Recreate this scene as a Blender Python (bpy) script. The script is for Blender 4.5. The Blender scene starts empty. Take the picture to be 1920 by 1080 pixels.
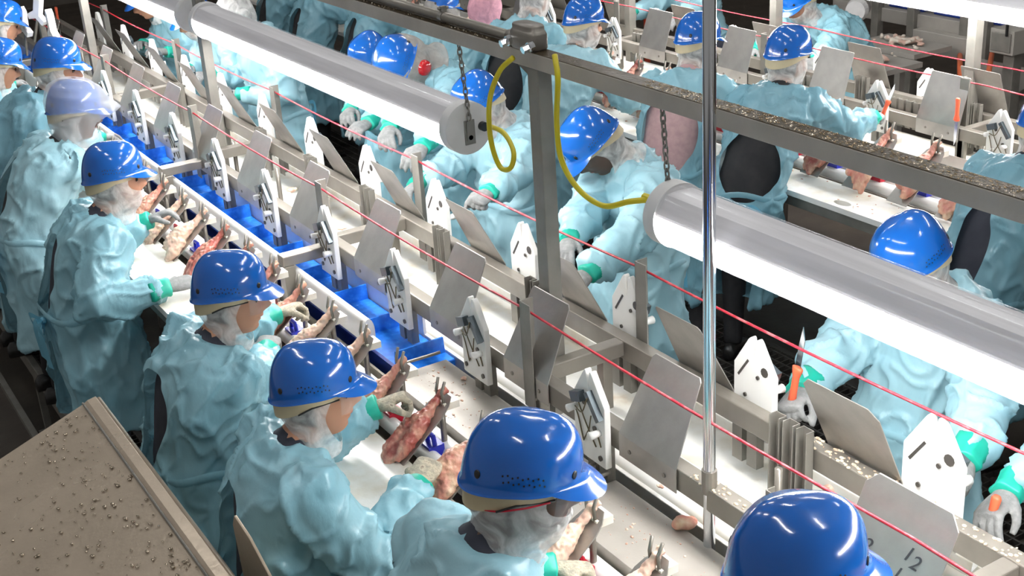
import bpy, bmesh, math, random
import numpy as np
from mathutils import Vector, Matrix, noise as mnoise

random.seed(7)
scn = bpy.context.scene
COL = scn.collection
PI = math.pi

# ------------------------------------------------------------------ camera
# calibrated from the vanishing points of the lines (world: Y runs along the
# processing lines, X across them, Z up; z = 0 is the near walkway)
FPX = 2444.4
CZ = 3.05
ROT = Matrix(((0.84594372, 0.25561714, -0.46801614),
              (-0.52993658, 0.30494823, -0.79131144),
              (-0.05955207, 0.91742381, 0.39342991)))
cam_d = bpy.data.cameras.new('camera')
cam = bpy.data.objects.new('camera', cam_d)
COL.objects.link(cam)
cam.matrix_world = Matrix.Translation((0, 0, CZ)) @ ROT.to_4x4()
cam_d.sensor_width = 36.0
cam_d.lens = FPX / 1920.0 * 36.0
cam_d.clip_end = 200
scn.camera = cam

def ray(px, py):
    return ROT @ Vector(((px - 960) / FPX, -(py - 540) / FPX, -1.0))
def atz(px, py, z):                       # pixel on a horizontal plane
    r = ray(px, py); s = (z - CZ) / r.z
    return Vector((r.x * s, r.y * s, z))
def atx(px, py, x):                       # pixel on a plane across the hall
    r = ray(px, py); s = x / r.x
    return Vector((x, r.y * s, CZ + r.z * s))

# ------------------------------------------------------------------ world, exposure
w = bpy.data.worlds.new('hall_ambient'); scn.world = w
w.use_nodes = True
w.node_tree.nodes['Background'].inputs[0].default_value = (0.95, 0.93, 0.90, 1)
w.node_tree.nodes['Background'].inputs[1].default_value = 0.19
scn.view_settings.view_transform = 'Standard'
scn.view_settings.look = 'None'
scn.view_settings.gamma = 1.0
scn.view_settings.use_curve_mapping = False
scn.view_settings.exposure = 0.46
scn.cycles.use_denoising = True
scn.cycles.max_bounces = 8
scn.cycles.transparent_max_bounces = 16
scn.cycles.sample_clamp_indirect = 6.0
LAMP_E = 38.0          # fluorescent tubes over the lines
CEIL_E = 38.0          # fixtures under the hall ceiling

# ------------------------------------------------------------------ materials
MATS = {}
def mat(name, col, rough=0.5, metal=0.0, col2=None, nscale=8.0, lo=0.4, hi=0.65, bump=0.0, bscale=30.0,
        bstretch=(1, 1, 1), bdist=0.01, emit=None, estr=0.0, coat=0.0, alpha=None, transl=0.0, sss=0.0, col3=None, stretch=(1, 1, 1), rvar=0.0, detail=4.0):
    if name in MATS: return MATS[name]
    m = bpy.data.materials.new(name); m.use_nodes = True
    nt = m.node_tree; n = nt.nodes; L = nt.links
    b = n['Principled BSDF']; out = n['Material Output']
    def c4(c): return (c[0], c[1], c[2], 1)
    b.inputs['Base Color'].default_value = c4(col)
    b.inputs['Roughness'].default_value = rough
    b.inputs['Metallic'].default_value = metal
    if coat: b.inputs['Coat Weight'].default_value = coat; b.inputs['Coat Roughness'].default_value = 0.08
    if sss:
        b.inputs['Subsurface Weight'].default_value = sss
        b.inputs['Subsurface Radius'].default_value = (0.02, 0.008, 0.005)
    tc = n.new('ShaderNodeTexCoord')
    def mapped(st):
        mp = n.new('ShaderNodeMapping'); mp.inputs['Scale'].default_value = st
        L.new(tc.outputs['Object'], mp.inputs['Vector']); return mp.outputs[0]
    if col2 is not None:
        nz = n.new('ShaderNodeTexNoise'); nz.inputs['Scale'].default_value = nscale; nz.inputs['Detail'].default_value = detail
        L.new(mapped(stretch), nz.inputs['Vector'])
        rp = n.new('ShaderNodeValToRGB')
        rp.color_ramp.elements[0].position = lo; rp.color_ramp.elements[0].color = c4(col)
        rp.color_ramp.elements[1].position = hi; rp.color_ramp.elements[1].color = c4(col2)
        if col3 is not None:
            e = rp.color_ramp.elements.new(min(0.98, hi + 0.12)); e.color = c4(col3)
        L.new(nz.outputs['Fac'], rp.inputs['Fac']); L.new(rp.outputs[0], b.inputs['Base Color'])
        if rvar:
            mr = n.new('ShaderNodeMapRange'); mr.inputs['To Min'].default_value = max(0.03, rough - rvar); mr.inputs['To Max'].default_value = rough + rvar
            L.new(nz.outputs['Fac'], mr.inputs['Value']); L.new(mr.outputs[0], b.inputs['Roughness'])
    if bump:
        nb = n.new('ShaderNodeTexNoise'); nb.inputs['Scale'].default_value = bscale; nb.inputs['Detail'].default_value = 5.0
        L.new(mapped(bstretch), nb.inputs['Vector'])
        bp = n.new('ShaderNodeBump'); bp.inputs['Strength'].default_value = bump; bp.inputs['Distance'].default_value = bdist
        L.new(nb.outputs['Fac'], bp.inputs['Height']); L.new(bp.outputs[0], b.inputs['Normal'])
    if name.startswith('gown_blue'):
        rg = n.new('ShaderNodeTexNoise'); rg.noise_type = 'RIDGED_MULTIFRACTAL'; rg.inputs['Scale'].default_value = bscale * .52; rg.inputs['Detail'].default_value = 5.0; rg.inputs['Roughness'].default_value = .48; rg.inputs['Distortion'].default_value = .9
        L.new(mapped(bstretch), rg.inputs['Vector'])
        b2 = n.new('ShaderNodeBump'); b2.inputs['Strength'].default_value = .55; b2.inputs['Distance'].default_value = .012; b2.invert = False
        L.new(rg.outputs['Fac'], b2.inputs['Height']); L.new(bp.outputs[0], b2.inputs['Normal']); L.new(b2.outputs[0], b.inputs['Normal'])
    if emit is not None:
        b.inputs['Emission Color'].default_value = c4(emit); b.inputs['Emission Strength'].default_value = estr
    src = b.outputs[0]
    if transl:
        t = n.new('ShaderNodeBsdfTranslucent'); t.inputs[0].default_value = c4(col)
        mx = n.new('ShaderNodeMixShader'); mx.inputs[0].default_value = transl
        L.new(src, mx.inputs[1]); L.new(t.outputs[0], mx.inputs[2]); src = mx.outputs[0]
    if alpha is not None:
        t = n.new('ShaderNodeBsdfTransparent')
        mx = n.new('ShaderNodeMixShader'); mx.inputs[0].default_value = alpha
        if name.startswith('net'):
            nz = n.new('ShaderNodeTexNoise'); nz.inputs['Scale'].default_value = 16; nz.inputs['Detail'].default_value = 6; nz.inputs['Distortion'].default_value = 1.2
            L.new(tc.outputs['Object'], nz.inputs['Vector'])
            mr = n.new('ShaderNodeMapRange'); mr.inputs['From Min'].default_value = .35; mr.inputs['From Max'].default_value = .65
            mr.inputs['To Min'].default_value = alpha - .22; mr.inputs['To Max'].default_value = min(1, alpha + .22)
            L.new(nz.outputs['Fac'], mr.inputs['Value']); L.new(mr.outputs[0], mx.inputs[0])
        L.new(t.outputs[0], mx.inputs[1]); L.new(src, mx.inputs[2]); src = mx.outputs[0]
    L.new(src, out.inputs['Surface'])
    MATS[name] = m
    return m

STEEL = mat('steel_brushed', (.27, .25, .215), .36, .45, (.21, .19, .165), 6, .35, .7, bump=.08, bscale=60, bstretch=(1, .15, 1), rvar=.08)
PLATE = mat('steel_sheet', (.42, .40, .37), .38, .72, (.33, .315, .29), 9, .35, .75, bump=.06, bscale=90, rvar=.1)
TRAYM = mat('steel_tray', (.50, .47, .42), .42, .25, (.41, .38, .335), 5, .35, .7, bump=.05, bscale=120, rvar=.1)
GALV = mat('steel_grey', (.27, .255, .225), .48, .40, (.20, .19, .17), 8, .35, .7, bump=.1, bscale=70)
DARKST = mat('steel_dark', (.075, .07, .062), .6, .4, (.045, .042, .04), 5, .4, .7, bump=.2, bscale=40)
CHROME = mat('chrome', (.72, .74, .77), .14, 1.0)
WHITEP = mat('white_plastic', (.82, .81, .76), .36, 0, (.70, .65, .54), 7, .46, .66, bump=.08, bscale=60, col3=(.52, .36, .22), detail=8)
WHITEC = mat('white_plastic_clean', (.88, .875, .85), .32, 0, (.82, .80, .74), 7, .5, .75)
BOARDW = mat('white_board', (.88, .875, .84), .4, 0, (.84, .80, .70), 9, .52, .72, col3=(.72, .42, .30))
BELT = mat('blue_belt', (.016, .17, .70), .26, 0, (.03, .26, .84), 40, .45, .7, bump=.35, bscale=220, bdist=.002, col3=(.30, .55, .90))
BLUEH = mat('helmet_blue', (.003, .098, .42), .18, 0, (.004, .112, .47), 3, .4, .6, coat=.55)
DBLUE = mat('dark_blue_plastic', (.012, .035, .22), .3)
CLIPB = mat('clip_blue', (.02, .03, .42), .3)
CLIPR = mat('clip_red', (.50, .008, .03), .3)
REDROPE = mat('red_rope', (.46, .018, .036), .4, 0, (.62, .16, .17), 30, .5, .75)
GOWN = mat('gown_blue', (.30, .60, .71), .27, 0, (.40, .69, .78), 5, .35, .7, bump=.35, bscale=26, bstretch=(1.3, 1.3, .7), bdist=.008, transl=.20, alpha=.90)
GOWN2 = mat('gown_blue_pale', (.38, .67, .77), .29, 0, (.47, .74, .825), 5, .35, .7, bump=.35, bscale=22, bstretch=(1.2, 1.5, .7), bdist=.008, transl=.20, alpha=.92)
GOWN3 = mat('gown_blue_deep', (.23, .49, .60), .27, 0, (.31, .57, .67), 5, .35, .7, bump=.35, bscale=24, bstretch=(1.2, 1.5, .7), bdist=.008, transl=.2, alpha=.86)
TIEM = mat('gown_tie', (.20, .56, .74), .35, transl=.2)
NET = mat('net_white', (.80, .79, .765), .75, 0, bump=.6, bscale=38, bstretch=(1, 1, .6), bdist=.008, alpha=.54)
NETP = mat('net_pink', (.72, .36, .44), .8, 0, bump=.6, bscale=38, bdist=.006, alpha=.92)
NETG = mat('net_grey', (.36, .34, .315), .8, 0, bump=.6, bscale=38, bdist=.006, alpha=.94)
NETO = mat('over_net', (.78, .79, .82), .7, 0, bump=.4, bscale=30, bdist=.006, alpha=.30)
NAVY = mat('clothes_navy', (.018, .021, .033), .8, 0, (.028, .031, .045), 12, .4, .7)
BLACKC = mat('clothes_black', (.012, .012, .014), .85, 0, (.022, .022, .024), 12, .4, .7)
BROWNC = mat('clothes_grey_brown', (.15, .135, .125), .85, 0, (.11, .10, .095), 12, .4, .7)
PINKC = mat('clothes_pink', (.50, .33, .33), .9, 0, (.42, .27, .28), 30, .4, .7)
CREAMC = mat('clothes_cream', (.62, .54, .46), .9, 0, (.55, .47, .40), 20, .4, .7)
SKIN1 = mat('skin_tan', (.52, .27, .165), .5, 0, (.46, .225, .14), 8, .4, .7, sss=.1)
SKIN2 = mat('skin_dark', (.085, .042, .026), .45, 0, (.11, .055, .034), 8, .4, .7)
HAIR = mat('hair_dark', (.012, .010, .009), .6)
LIPM = mat('lips', (.42, .12, .10), .45)
EYEM = mat('eye', (.02, .015, .012), .2)
BEIGE = mat('headband_beige', (.62, .53, .34), .6, 0, (.55, .46, .29), 10, .4, .7)
BLACKP = mat('black_plastic', (.012, .012, .012), .35)
GLOVE = mat('glove_grey', (.20, .205, .205), .9, 0, (.27, .275, .27), 60, .4, .7, bump=.5, bscale=260, bdist=.003)
GLOVED = mat('glove_soiled', (.30, .28, .22), .8, 0, (.50, .44, .33), 45, .45, .62, bump=.6, bscale=200, bdist=.004, col3=(.12, .09, .08))
GREENC = mat('cuff_green', (.010, .40, .29), .4, 0, (.02, .50, .37), 14, .4, .7, transl=.15)
MEAT = mat('meat', (.60, .255, .20), .26, 0, (.70, .43, .30), 24, .40, .58, bump=.7, bscale=55, bdist=.006, col3=(.80, .62, .44), sss=.15, stretch=(1, 1, .5))
MEATR = mat('meat_red', (.40, .105, .085), .25, 0, (.62, .30, .22), 26, .42, .6, bump=.7, bscale=55, bdist=.006, col3=(.72, .50, .36), sss=.1, stretch=(1, 1, .5))
SKINC = mat('meat_skin', (.76, .50, .39), .3, 0, (.82, .64, .49), 18, .4, .65, bump=.5, bscale=60, bdist=.004, sss=.15)
SCRAP = mat('scrap', (.66, .40, .30), .35, 0, (.80, .68, .55), 30, .45, .6, bump=.4, bscale=80)
ORANGE = mat('orange_handle', (.80, .13, .055), .45)
YELLOW = mat('yellow_cable', (.60, .50, .012), .38)
GLASSY = mat('safety_glass', (.85, .9, .92), .05, 0, alpha=.12)
SHELL = mat('lamp_tube_clear', (.82, .81, .84), .10, 0, alpha=.20)
REFL = mat('lamp_reflector', (.84, .82, .83), .28, .05, (.70, .685, .695), 5, .4, .6, stretch=(6, .3, 6))
CAPM = mat('lamp_cap', (.70, .69, .68), .5, 0, (.62, .61, .60), 12, .4, .7)
TUBEL = mat('fluorescent', (1, 1, 1), .4, emit=(1.0, .985, .97), estr=LAMP_E)
CEILL = mat('ceiling_fluorescent', (1, 1, 1), .4, emit=(.97, .99, 1.0), estr=CEIL_E)
FLOORM = mat('floor_concrete', (.070, .056, .044), .5, 0, (.048, .039, .031), 3, .35, .7, bump=.15, bscale=30, rvar=.2)
WALLM = mat('wall_panel', (.16, .14, .12), .6, 0, (.12, .105, .09), 2, .4, .7)
BINM = mat('steel_bin', (.58, .48, .37), .30, .55, (.46, .38, .29), 4, .35, .7, bump=.12, bscale=50, rvar=.12)
WATER = mat('water_drop', (.34, .28, .21), .05, .75)
GREYB = mat('machine_grey', (.40, .375, .335), .5, .2, (.33, .31, .28), 4, .4, .7)
MARKER = mat('marker_ink', (.03, .03, .035), .5)
PRINTW = mat('print_white', (.86, .86, .84), .6)
REDC = mat('red_cloth', (.40, .012, .03), .6)
REDM = mat('earmuff_red', (.42, .006, .010), .2, coat=.6)

# ------------------------------------------------------------------ mesh helpers
class MB:
    def __init__(s): s.v = []; s.f = []
    def add(s, v, f):
        o = len(s.v); s.v += [tuple(p) for p in v]; s.f += [tuple(i + o for i in q) for q in f]; return s
    def box(s, x0, x1, y0, y1, z0, z1, M=None):
        v = [Vector((x, y, z)) for x in (x0, x1) for y in (y0, y1) for z in (z0, z1)]
        if M is not None: v = [M @ p for p in v]
        return s.add(v, [(0, 1, 3, 2), (4, 6, 7, 5), (0, 4, 5, 1), (2, 3, 7, 6), (0, 2, 6, 4), (1, 5, 7, 3)])
    def tube(s, pts, r, n=8, cap=True):
        pts = [Vector(p) for p in pts]
        rs = r if isinstance(r, (list, tuple)) else [r] * len(pts)
        rings = []; ref = None
        for i, p in enumerate(pts):
            t = (pts[min(i + 1, len(pts) - 1)] - pts[max(i - 1, 0)]).normalized()
            if ref is None:
                a = Vector((0, 0, 1)) if abs(t.z) < .9 else Vector((1, 0, 0)); ref = t.cross(a).normalized()
            else:
                ref = (ref - t * ref.dot(t)).normalized()
            u = ref; q = t.cross(u)
            rings.append([p + (u * math.cos(2 * PI * k / n) + q * math.sin(2 * PI * k / n)) * rs[i] for k in range(n)])
        return s.loft(rings, cap)
    def loft(s, rings, cap=True, closed=True):
        n = len(rings[0]); v = [p for r in rings for p in r]; f = []
        for i in range(len(rings) - 1):
            for k in range(n if closed else n - 1):
                a = i * n + k; b = i * n + (k + 1) % n
                f.append((a, b, b + n, a + n))
        if cap and closed:
            f.append(tuple(range(n - 1, -1, -1))); f.append(tuple(range((len(rings) - 1) * n, len(rings) * n)))
        return s.add(v, f)
    def prism(s, poly, axis, a0, a1):            # poly in the two other axes, extruded along axis
        n = len(poly)
        def mk(p, a):
            return {'x': (a, p[0], p[1]), 'y': (p[0], a, p[1]), 'z': (p[0], p[1], a)}[axis]
        v = [mk(p, a0) for p in poly] + [mk(p, a1) for p in poly]
        f = [(i, (i + 1) % n, (i + 1) % n + n, i + n) for i in range(n)] + [tuple(range(n - 1, -1, -1)), tuple(range(n, 2 * n))]
        return s.add(v, f)
    def disc(s, c, d, r, h, n=12):
        c = Vector(c); d = Vector(d).normalized()
        return s.tube([c, c + d * h], r, n)
    def ball(s, c, rx, ry=None, rz=None, nu=14, nv=8):
        ry = ry or rx; rz = rz or rx; rings = []
        for j in range(nv + 1):
            t = -PI / 2 + PI * (j + .001) / (nv + .002)
            rings.append([Vector((c[0] + rx * math.cos(t) * math.cos(2 * PI * k / nu), c[1] + ry * math.cos(t) * math.sin(2 * PI * k / nu), c[2] + rz * math.sin(t))) for k in range(nu)])
        return s.loft(rings, True)
    def mesh(s, name, m, smooth=False):
        me = bpy.data.meshes.new(name); me.from_pydata([tuple(p) for p in s.v], [], s.f); me.update()
        bm = bmesh.new(); bm.from_mesh(me); bmesh.ops.recalc_face_normals(bm, faces=bm.faces); bm.to_mesh(me); bm.free()
        if m is not None: me.materials.append(m)
        if smooth: me.shade_smooth()
        return me

def obj(name, me, parent=None, loc=None, rot=None, M=None):
    o = bpy.data.objects.new(name, me); COL.objects.link(o)
    if parent is not None: o.parent = parent
    if M is not None: o.matrix_local = M
    if loc is not None: o.location = loc
    if rot is not None: o.rotation_euler = rot
    return o
def empty(name, loc=(0, 0, 0), rz=0.0):
    o = bpy.data.objects.new(name, None); COL.objects.link(o); o.location = loc; o.rotation_euler = (0, 0, rz)
    o.empty_display_size = .1
    return o
def tag(o, label, cat, group=None):
    o['label'] = label; o['category'] = cat
    if group: o['group'] = group
    return o
def struct(o): o['kind'] = 'structure'; return o
def bev(o, wd=.004, seg=2):
    m = o.modifiers.new('bevel', 'BEVEL'); m.width = wd; m.segments = seg; m.limit_method = 'ANGLE'; return o
def autosm(me, ang=40):
    me.shade_smooth()
    try: me.set_sharp_from_angle(angle=math.radians(ang))
    except Exception: pass
    return me

def remesh(mb, voxel, smooth=4, fac=.5):
    me = bpy.data.meshes.new('tmp'); me.from_pydata([tuple(p) for p in mb.v], [], mb.f); me.update()
    bm = bmesh.new(); bm.from_mesh(me); bmesh.ops.recalc_face_normals(bm, faces=bm.faces); bm.to_mesh(me); bm.free()
    o = bpy.data.objects.new('tmp', me); COL.objects.link(o)
    r = o.modifiers.new('r', 'REMESH'); r.mode = 'VOXEL'; r.voxel_size = voxel
    if smooth:
        sm = o.modifiers.new('s', 'SMOOTH'); sm.factor = fac; sm.iterations = smooth
    dg = bpy.context.evaluated_depsgraph_get()
    out = bpy.data.meshes.new_from_object(o.evaluated_get(dg))
    bpy.data.objects.remove(o); bpy.data.meshes.remove(me)
    return out

def displace(me, fn):
    n = len(me.vertices)
    co = np.empty(n * 3, np.float32); no = np.empty(n * 3, np.float32)
    me.vertices.foreach_get('co', co); me.vertex_normals.foreach_get('vector', no)
    co = co.reshape(-1, 3); no = no.reshape(-1, 3)
    d = np.array([fn(Vector(p)) for p in co.tolist()], np.float32)
    co += no * d[:, None]
    me.vertices.foreach_set('co', co.ravel()); me.update()
    return me

# ------------------------------------------------------------------ hall structure
GZ = -.45
o = struct(obj('floor', MB().box(-6, 16, -6, 24, GZ - .1, GZ).mesh('floor', FLOORM)))
o = struct(obj('wall_back', MB().box(13, 13.2, -6, 24, GZ, 6).mesh('wall_back', WALLM)))
o = struct(obj('wall_far', MB().box(-6, 13, 21, 21.2, GZ, 6).mesh('wall_far', WALLM)))
o = struct(obj('trim_1', MB().box(.93, .965, -2, 16, GZ, GZ + .035).mesh('trim_1', GALV)))

def walkway(label, x0, x1, y0, y1, z, pitch=.045):
    t = empty('walkway', ((x0 + x1) / 2, (y0 + y1) / 2, GZ))
    tag(t, label, 'walkway')
    hx = (x1 - x0) / 2; hy = (y1 - y0) / 2; zt = z - GZ
    for sx in (-1, 1):
        bev(obj('edge_beam', MB().box(sx * hx - .02, sx * hx + .02, -hy, hy, zt - .09, zt).mesh('edge_beam', GALV if sx < 0 else DARKST), t))
    m = MB()
    n = int((y1 - y0) / pitch)
    for i in range(n + 1):
        y = -hy + i * pitch; m.box(-hx + .02, hx - .02, y - .003, y + .003, zt - .03, zt - .002)
    k = int((x1 - x0) / .075)
    for i in range(k + 1):
        x = -hx + .02 + i * .075; m.box(x - .005, x + .005, -hy, hy, zt - .03, zt)
    g = obj('grating', m.mesh('grating', DARKST), t); g['kind'] = 'stuff'
    for i in range(4):
        y = -hy + .7 + i * (2 * hy - 1.4) / 3
        for sx in (-1, 1):
            obj('leg', MB().box(sx * hx - .018, sx * hx + .018, y - .018, y + .018, .015, zt - .09).box(sx * hx - .05, sx * hx + .05, y - .05, y + .05, 0, .015).mesh('leg', GALV), t)
    return t
walkway('dark steel grating walkway behind the workers at the blue belt', 1.03, 1.26, .8, 10.4, 0)
walkway('dark grating walkway between the middle workers and hanging lamps', 2.55, 3.75, .4, 10.4, 0)
walkway('dark grating walkway under the row of workers turned to the rear line', 4.05, 4.64, 1.6, 12.4, -.25)

# ------------------------------------------------------------------ ceiling fixtures (above the frame, mirrored in the helmets)
for i, (x, y) in enumerate([(.3, 1.2), (.3, 4.2), (.3, 7.4), (3.6, .6), (3.6, 3.6), (3.6, 6.8), (3.6, 10), (7, 2), (7, 5.5), (7, 9)]):
    t = empty('ceiling_light', (x, y, 5.3)); tag(t, 'fluorescent batten hanging high above the hall', 'light', 'high battens under the roof')
    obj('housing', MB().box(-.09, .09, -.75, .75, .03, .10).mesh('housing', CAPM), t)
    for s in (-1, 1):
        obj('tube', MB().tube([(s * .045, -.72, .0), (s * .045, .72, .0)], .02, 8).mesh('tube', CEILL), t)

# ------------------------------------------------------------------ line pieces shared by both lines
def rail_frame(label, x0, x1, y0, y1, ztop, zfloor, crossY, chanN, chanF, armY, postY, beam):
    t = empty('rail_frame', ((x0 + x1) / 2, (y0 + y1) / 2, zfloor)); tag(t, label, 'steel frame')
    ox, oy, oz = t.location
    def P(name, mb, m, b=.004):
        o_ = obj(name, mb.mesh(name, m), t, loc=(-ox, -oy, -oz)); bev(o_, b); return o_
    P('rail', MB().box(x0, x0 + .05, y0, y1, ztop - .07, ztop), STEEL)
    P('rail', MB().box(x1 - .05, x1, y0, y1, ztop - .07, ztop), STEEL)
    for y in crossY:
        P('crossbar', MB().box(x0 + .05, x1 - .05, y - .025, y + .025, ztop - .055, ztop - .002), STEEL)
        for xx in (x0 + .06, x1 - .10):
            P('leg', MB().box(xx, xx + .04, y + .03, y + .07, zfloor, ztop - .06), STEEL)
    for y in armY:                                # arm over the belt with its drop post
        P('arm', MB().box(x0 - .22, x0, y - .03, y + .03, ztop - .06, ztop - .015), STEEL)
        P('drop_post', MB().box(x0 - .22, x0 - .17, y - .03, y + .03, ztop - .30, ztop - .06), STEEL)
    def channel(x, y, zb, zt, sx):
        w_, d_, th = .042, .03, .003
        m = MB().box(x, x + th * sx, y, y + w_, zb, zt)
        m.box(x, x + d_ * sx, y, y + th, zb, zt).box(x, x + d_ * sx, y + w_ - th, y + w_, zb, zt)
        P('channel', m, GALV, .001)
    for y, n in chanF:
        for i in range(n): channel(x1 - .055, y + i * .055, ztop - .20, ztop + .06, -1)
    for y, n in chanN:
        for i in range(n): channel(x0 + .055, y + i * .055, ztop - .10, ztop + .06, 1)
    return t

AX0, AX1, AZ = 1.94, 2.36, 1.15
crossA = [1.64, 3.22, 4.79, 6.36, 7.93, 9.5]
rail_frame('long steel rail frame between the blue belt and the hanging lamps', AX0, AX1, .5, 11.0, AZ, GZ,
           crossA, [(2.06, 2)], [(2.30, 3), (3.66, 2), (4.36, 2), (5.04, 2), (5.66, 2), (6.3, 2), (6.95, 2), (7.6, 2)], [4.75, 6.3, 7.9, 9.5], [], None)
BX0, BX1, BZ = 5.63, 5.98, .90
crossB = [3.0, 4.6, 6.2, 7.8, 9.4, 11.0]
rail_frame('long steel rail frame of the rear line behind the cutting table with holes', BX0, BX1, 1.4, 13.0, BZ, GZ,
           crossB, [(4.02, 2), (4.95, 4), (5.70, 4), (6.6, 4), (7.5, 3)], [(4.70, 2), (5.55, 2), (6.4, 2), (7.3, 2)], [], [], None)

# posts and overhead beam above line A
t = empty('lamp_gantry', (2.085, 5, GZ)); tag(t, 'overhead steel beam on square posts carrying lamps and conduit', 'steel gantry')
def GP(name, mb, m, b=.003, sm=False):
    o_ = obj(name, mb.mesh(name, m, sm), t, loc=(-2.085, -5, -GZ)); 
    if b: bev(o_, b)
    return o_
GP('beam', MB().box(2.055, 2.115, -.5, 14, 2.108, 2.156), mat('steel_beam', (.42, .385, .335), .42, .15, (.35, .32, .28), 7, .35, .7, bump=.1, bscale=60))
for y in (3.28, 6.41, 8.75): GP('post', MB().box(2.06, 2.11, y - .03, y + .03, GZ, 2.108), GALV)
GP('gusset', MB().prism([(3.30, 2.108), (3.30, 2.06), (3.42, 2.108)], 'x', 2.08, 2.09), GALV, 0)
GP('conduit', MB().tube([(2.085, 3.42, 2.178), (2.085, 14, 2.178)], .0165, 14), STEEL, 0, True)
for y in (3.86, 5.2, 6.6):
    GP('pipe_clamp', MB().tube([(2.085, y - .012, 2.178), (2.085, y + .012, 2.178)], .020, 14).box(2.075, 2.095, y - .008, y + .008, 2.197, 2.214).tube([(2.065, y, 2.207), (2.105, y, 2.207)], .005, 6), GALV, 0)
jb = MB()
rr = []
for zz, s in ((2.157, .92), (2.165, 1.0), (2.205, 1.0), (2.215, .9), (2.216, .86), (2.228, .86), (2.233, .8)):
    rr.append([Vector((2.085 + .035 * s * math.copysign(abs(math.cos(a)) ** .5, math.cos(a)), 3.33 + .07 * s * math.copysign(abs(math.sin(a)) ** .5, math.sin(a)), zz)) for a in np.linspace(0, 2 * PI, 28, endpoint=False)])
jb.loft(rr)
GP('junction_box', jb, STEEL, 0, True)
GP('hub', MB().tube([(2.085, 3.40, 2.178), (2.085, 3.44, 2.178)], .021, 14), STEEL, 0, True)
for s, y in ((1, 3.385), (-1, 3.262)):
    GP('cable_gland', MB().tube([(2.055, y, 2.18), (2.04, y, 2.177)], .016, 10).tube([(2.04, y, 2.177), (2.018, y, 2.172)], .012, 6), CHROME, 0)
WET = mat('wet_grime', (.075, .055, .033), .22, .3, (.13, .10, .065), 30, .4, .65, bump=.5, bscale=90, bdist=.004)
GP('grime_film', MB().box(2.057, 2.113, -.4, 13.9, 2.1555, 2.158), WET, 0)
ob = MB()
for i in range(1500):
    y = random.uniform(.2, 2.75) if i % 9 else random.uniform(3.4, 4.6); x = random.uniform(2.059, 2.111); r = random.uniform(.0015, .0036)
    ob.ball((x, y, 2.158), r, r * random.uniform(.8, 1.8), r * .8, 6, 3)
g = GP('condensation', ob, mat('wet_beads', (.34, .27, .17), .06, .75, (.70, .64, .54), 60, .5, .6), 0, True); g['kind'] = 'stuff'

# yellow cables from the junction box
def bez(pts, n=40):                         # Catmull-Rom through the points
    P_ = [Vector(p) for p in pts]; P_ = [2 * P_[0] - P_[1]] + P_ + [2 * P_[-1] - P_[-2]]
    out = []
    seg = len(P_) - 3
    for s in range(seg):
        a, b, c, d = P_[s:s + 4]
        for i in range(n // seg):
            u = i / (n // seg)
            out.append(.5 * ((2 * b) + (c - a) * u + (2 * a - 5 * b + 4 * c - d) * u * u + (3 * b - a - 3 * c + d) * u ** 3))
    out.append(P_[-2]); return out
XL = 2.085
c1 = [atx(962, 108, 2.02), atx(936, 135, 2.0), atx(918, 190, 1.99), atx(920, 260, 1.99), atx(937, 312, 2.0), atx(957, 315, 2.01), atx(963, 285, 2.03), atx(945, 250, 2.06), atx(917, 236, 2.085)]
o = obj('power_cable', MB().tube(bez(c1, 72), .0085, 8).mesh('power_cable', YELLOW, True)); tag(o, 'yellow power cable looping into the lamp end cap with the black plug', 'cable')
c2 = [atx(1040, 103, 2.02), atx(1046, 150, 2.0), atx(1044, 230, 2.0), atx(1053, 300, 2.0), atx(1085, 355, 2.01), atx(1132, 386, 2.03), atx(1180, 378, 2.05), atx(1220, 374, 2.085)]
o = obj('power_cable', MB().tube(bez(c2, 64), .0085, 8).mesh('power_cable', YELLOW, True)); tag(o, 'yellow power cable hanging in a curve along the square post', 'cable')
obj('plug', MB().tube([c2[-1] + Vector((0, .03, 0)), c2[-1] + Vector((0, -.03, -.004))], [.012, .019], 8).mesh('plug', YELLOW), o)

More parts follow.
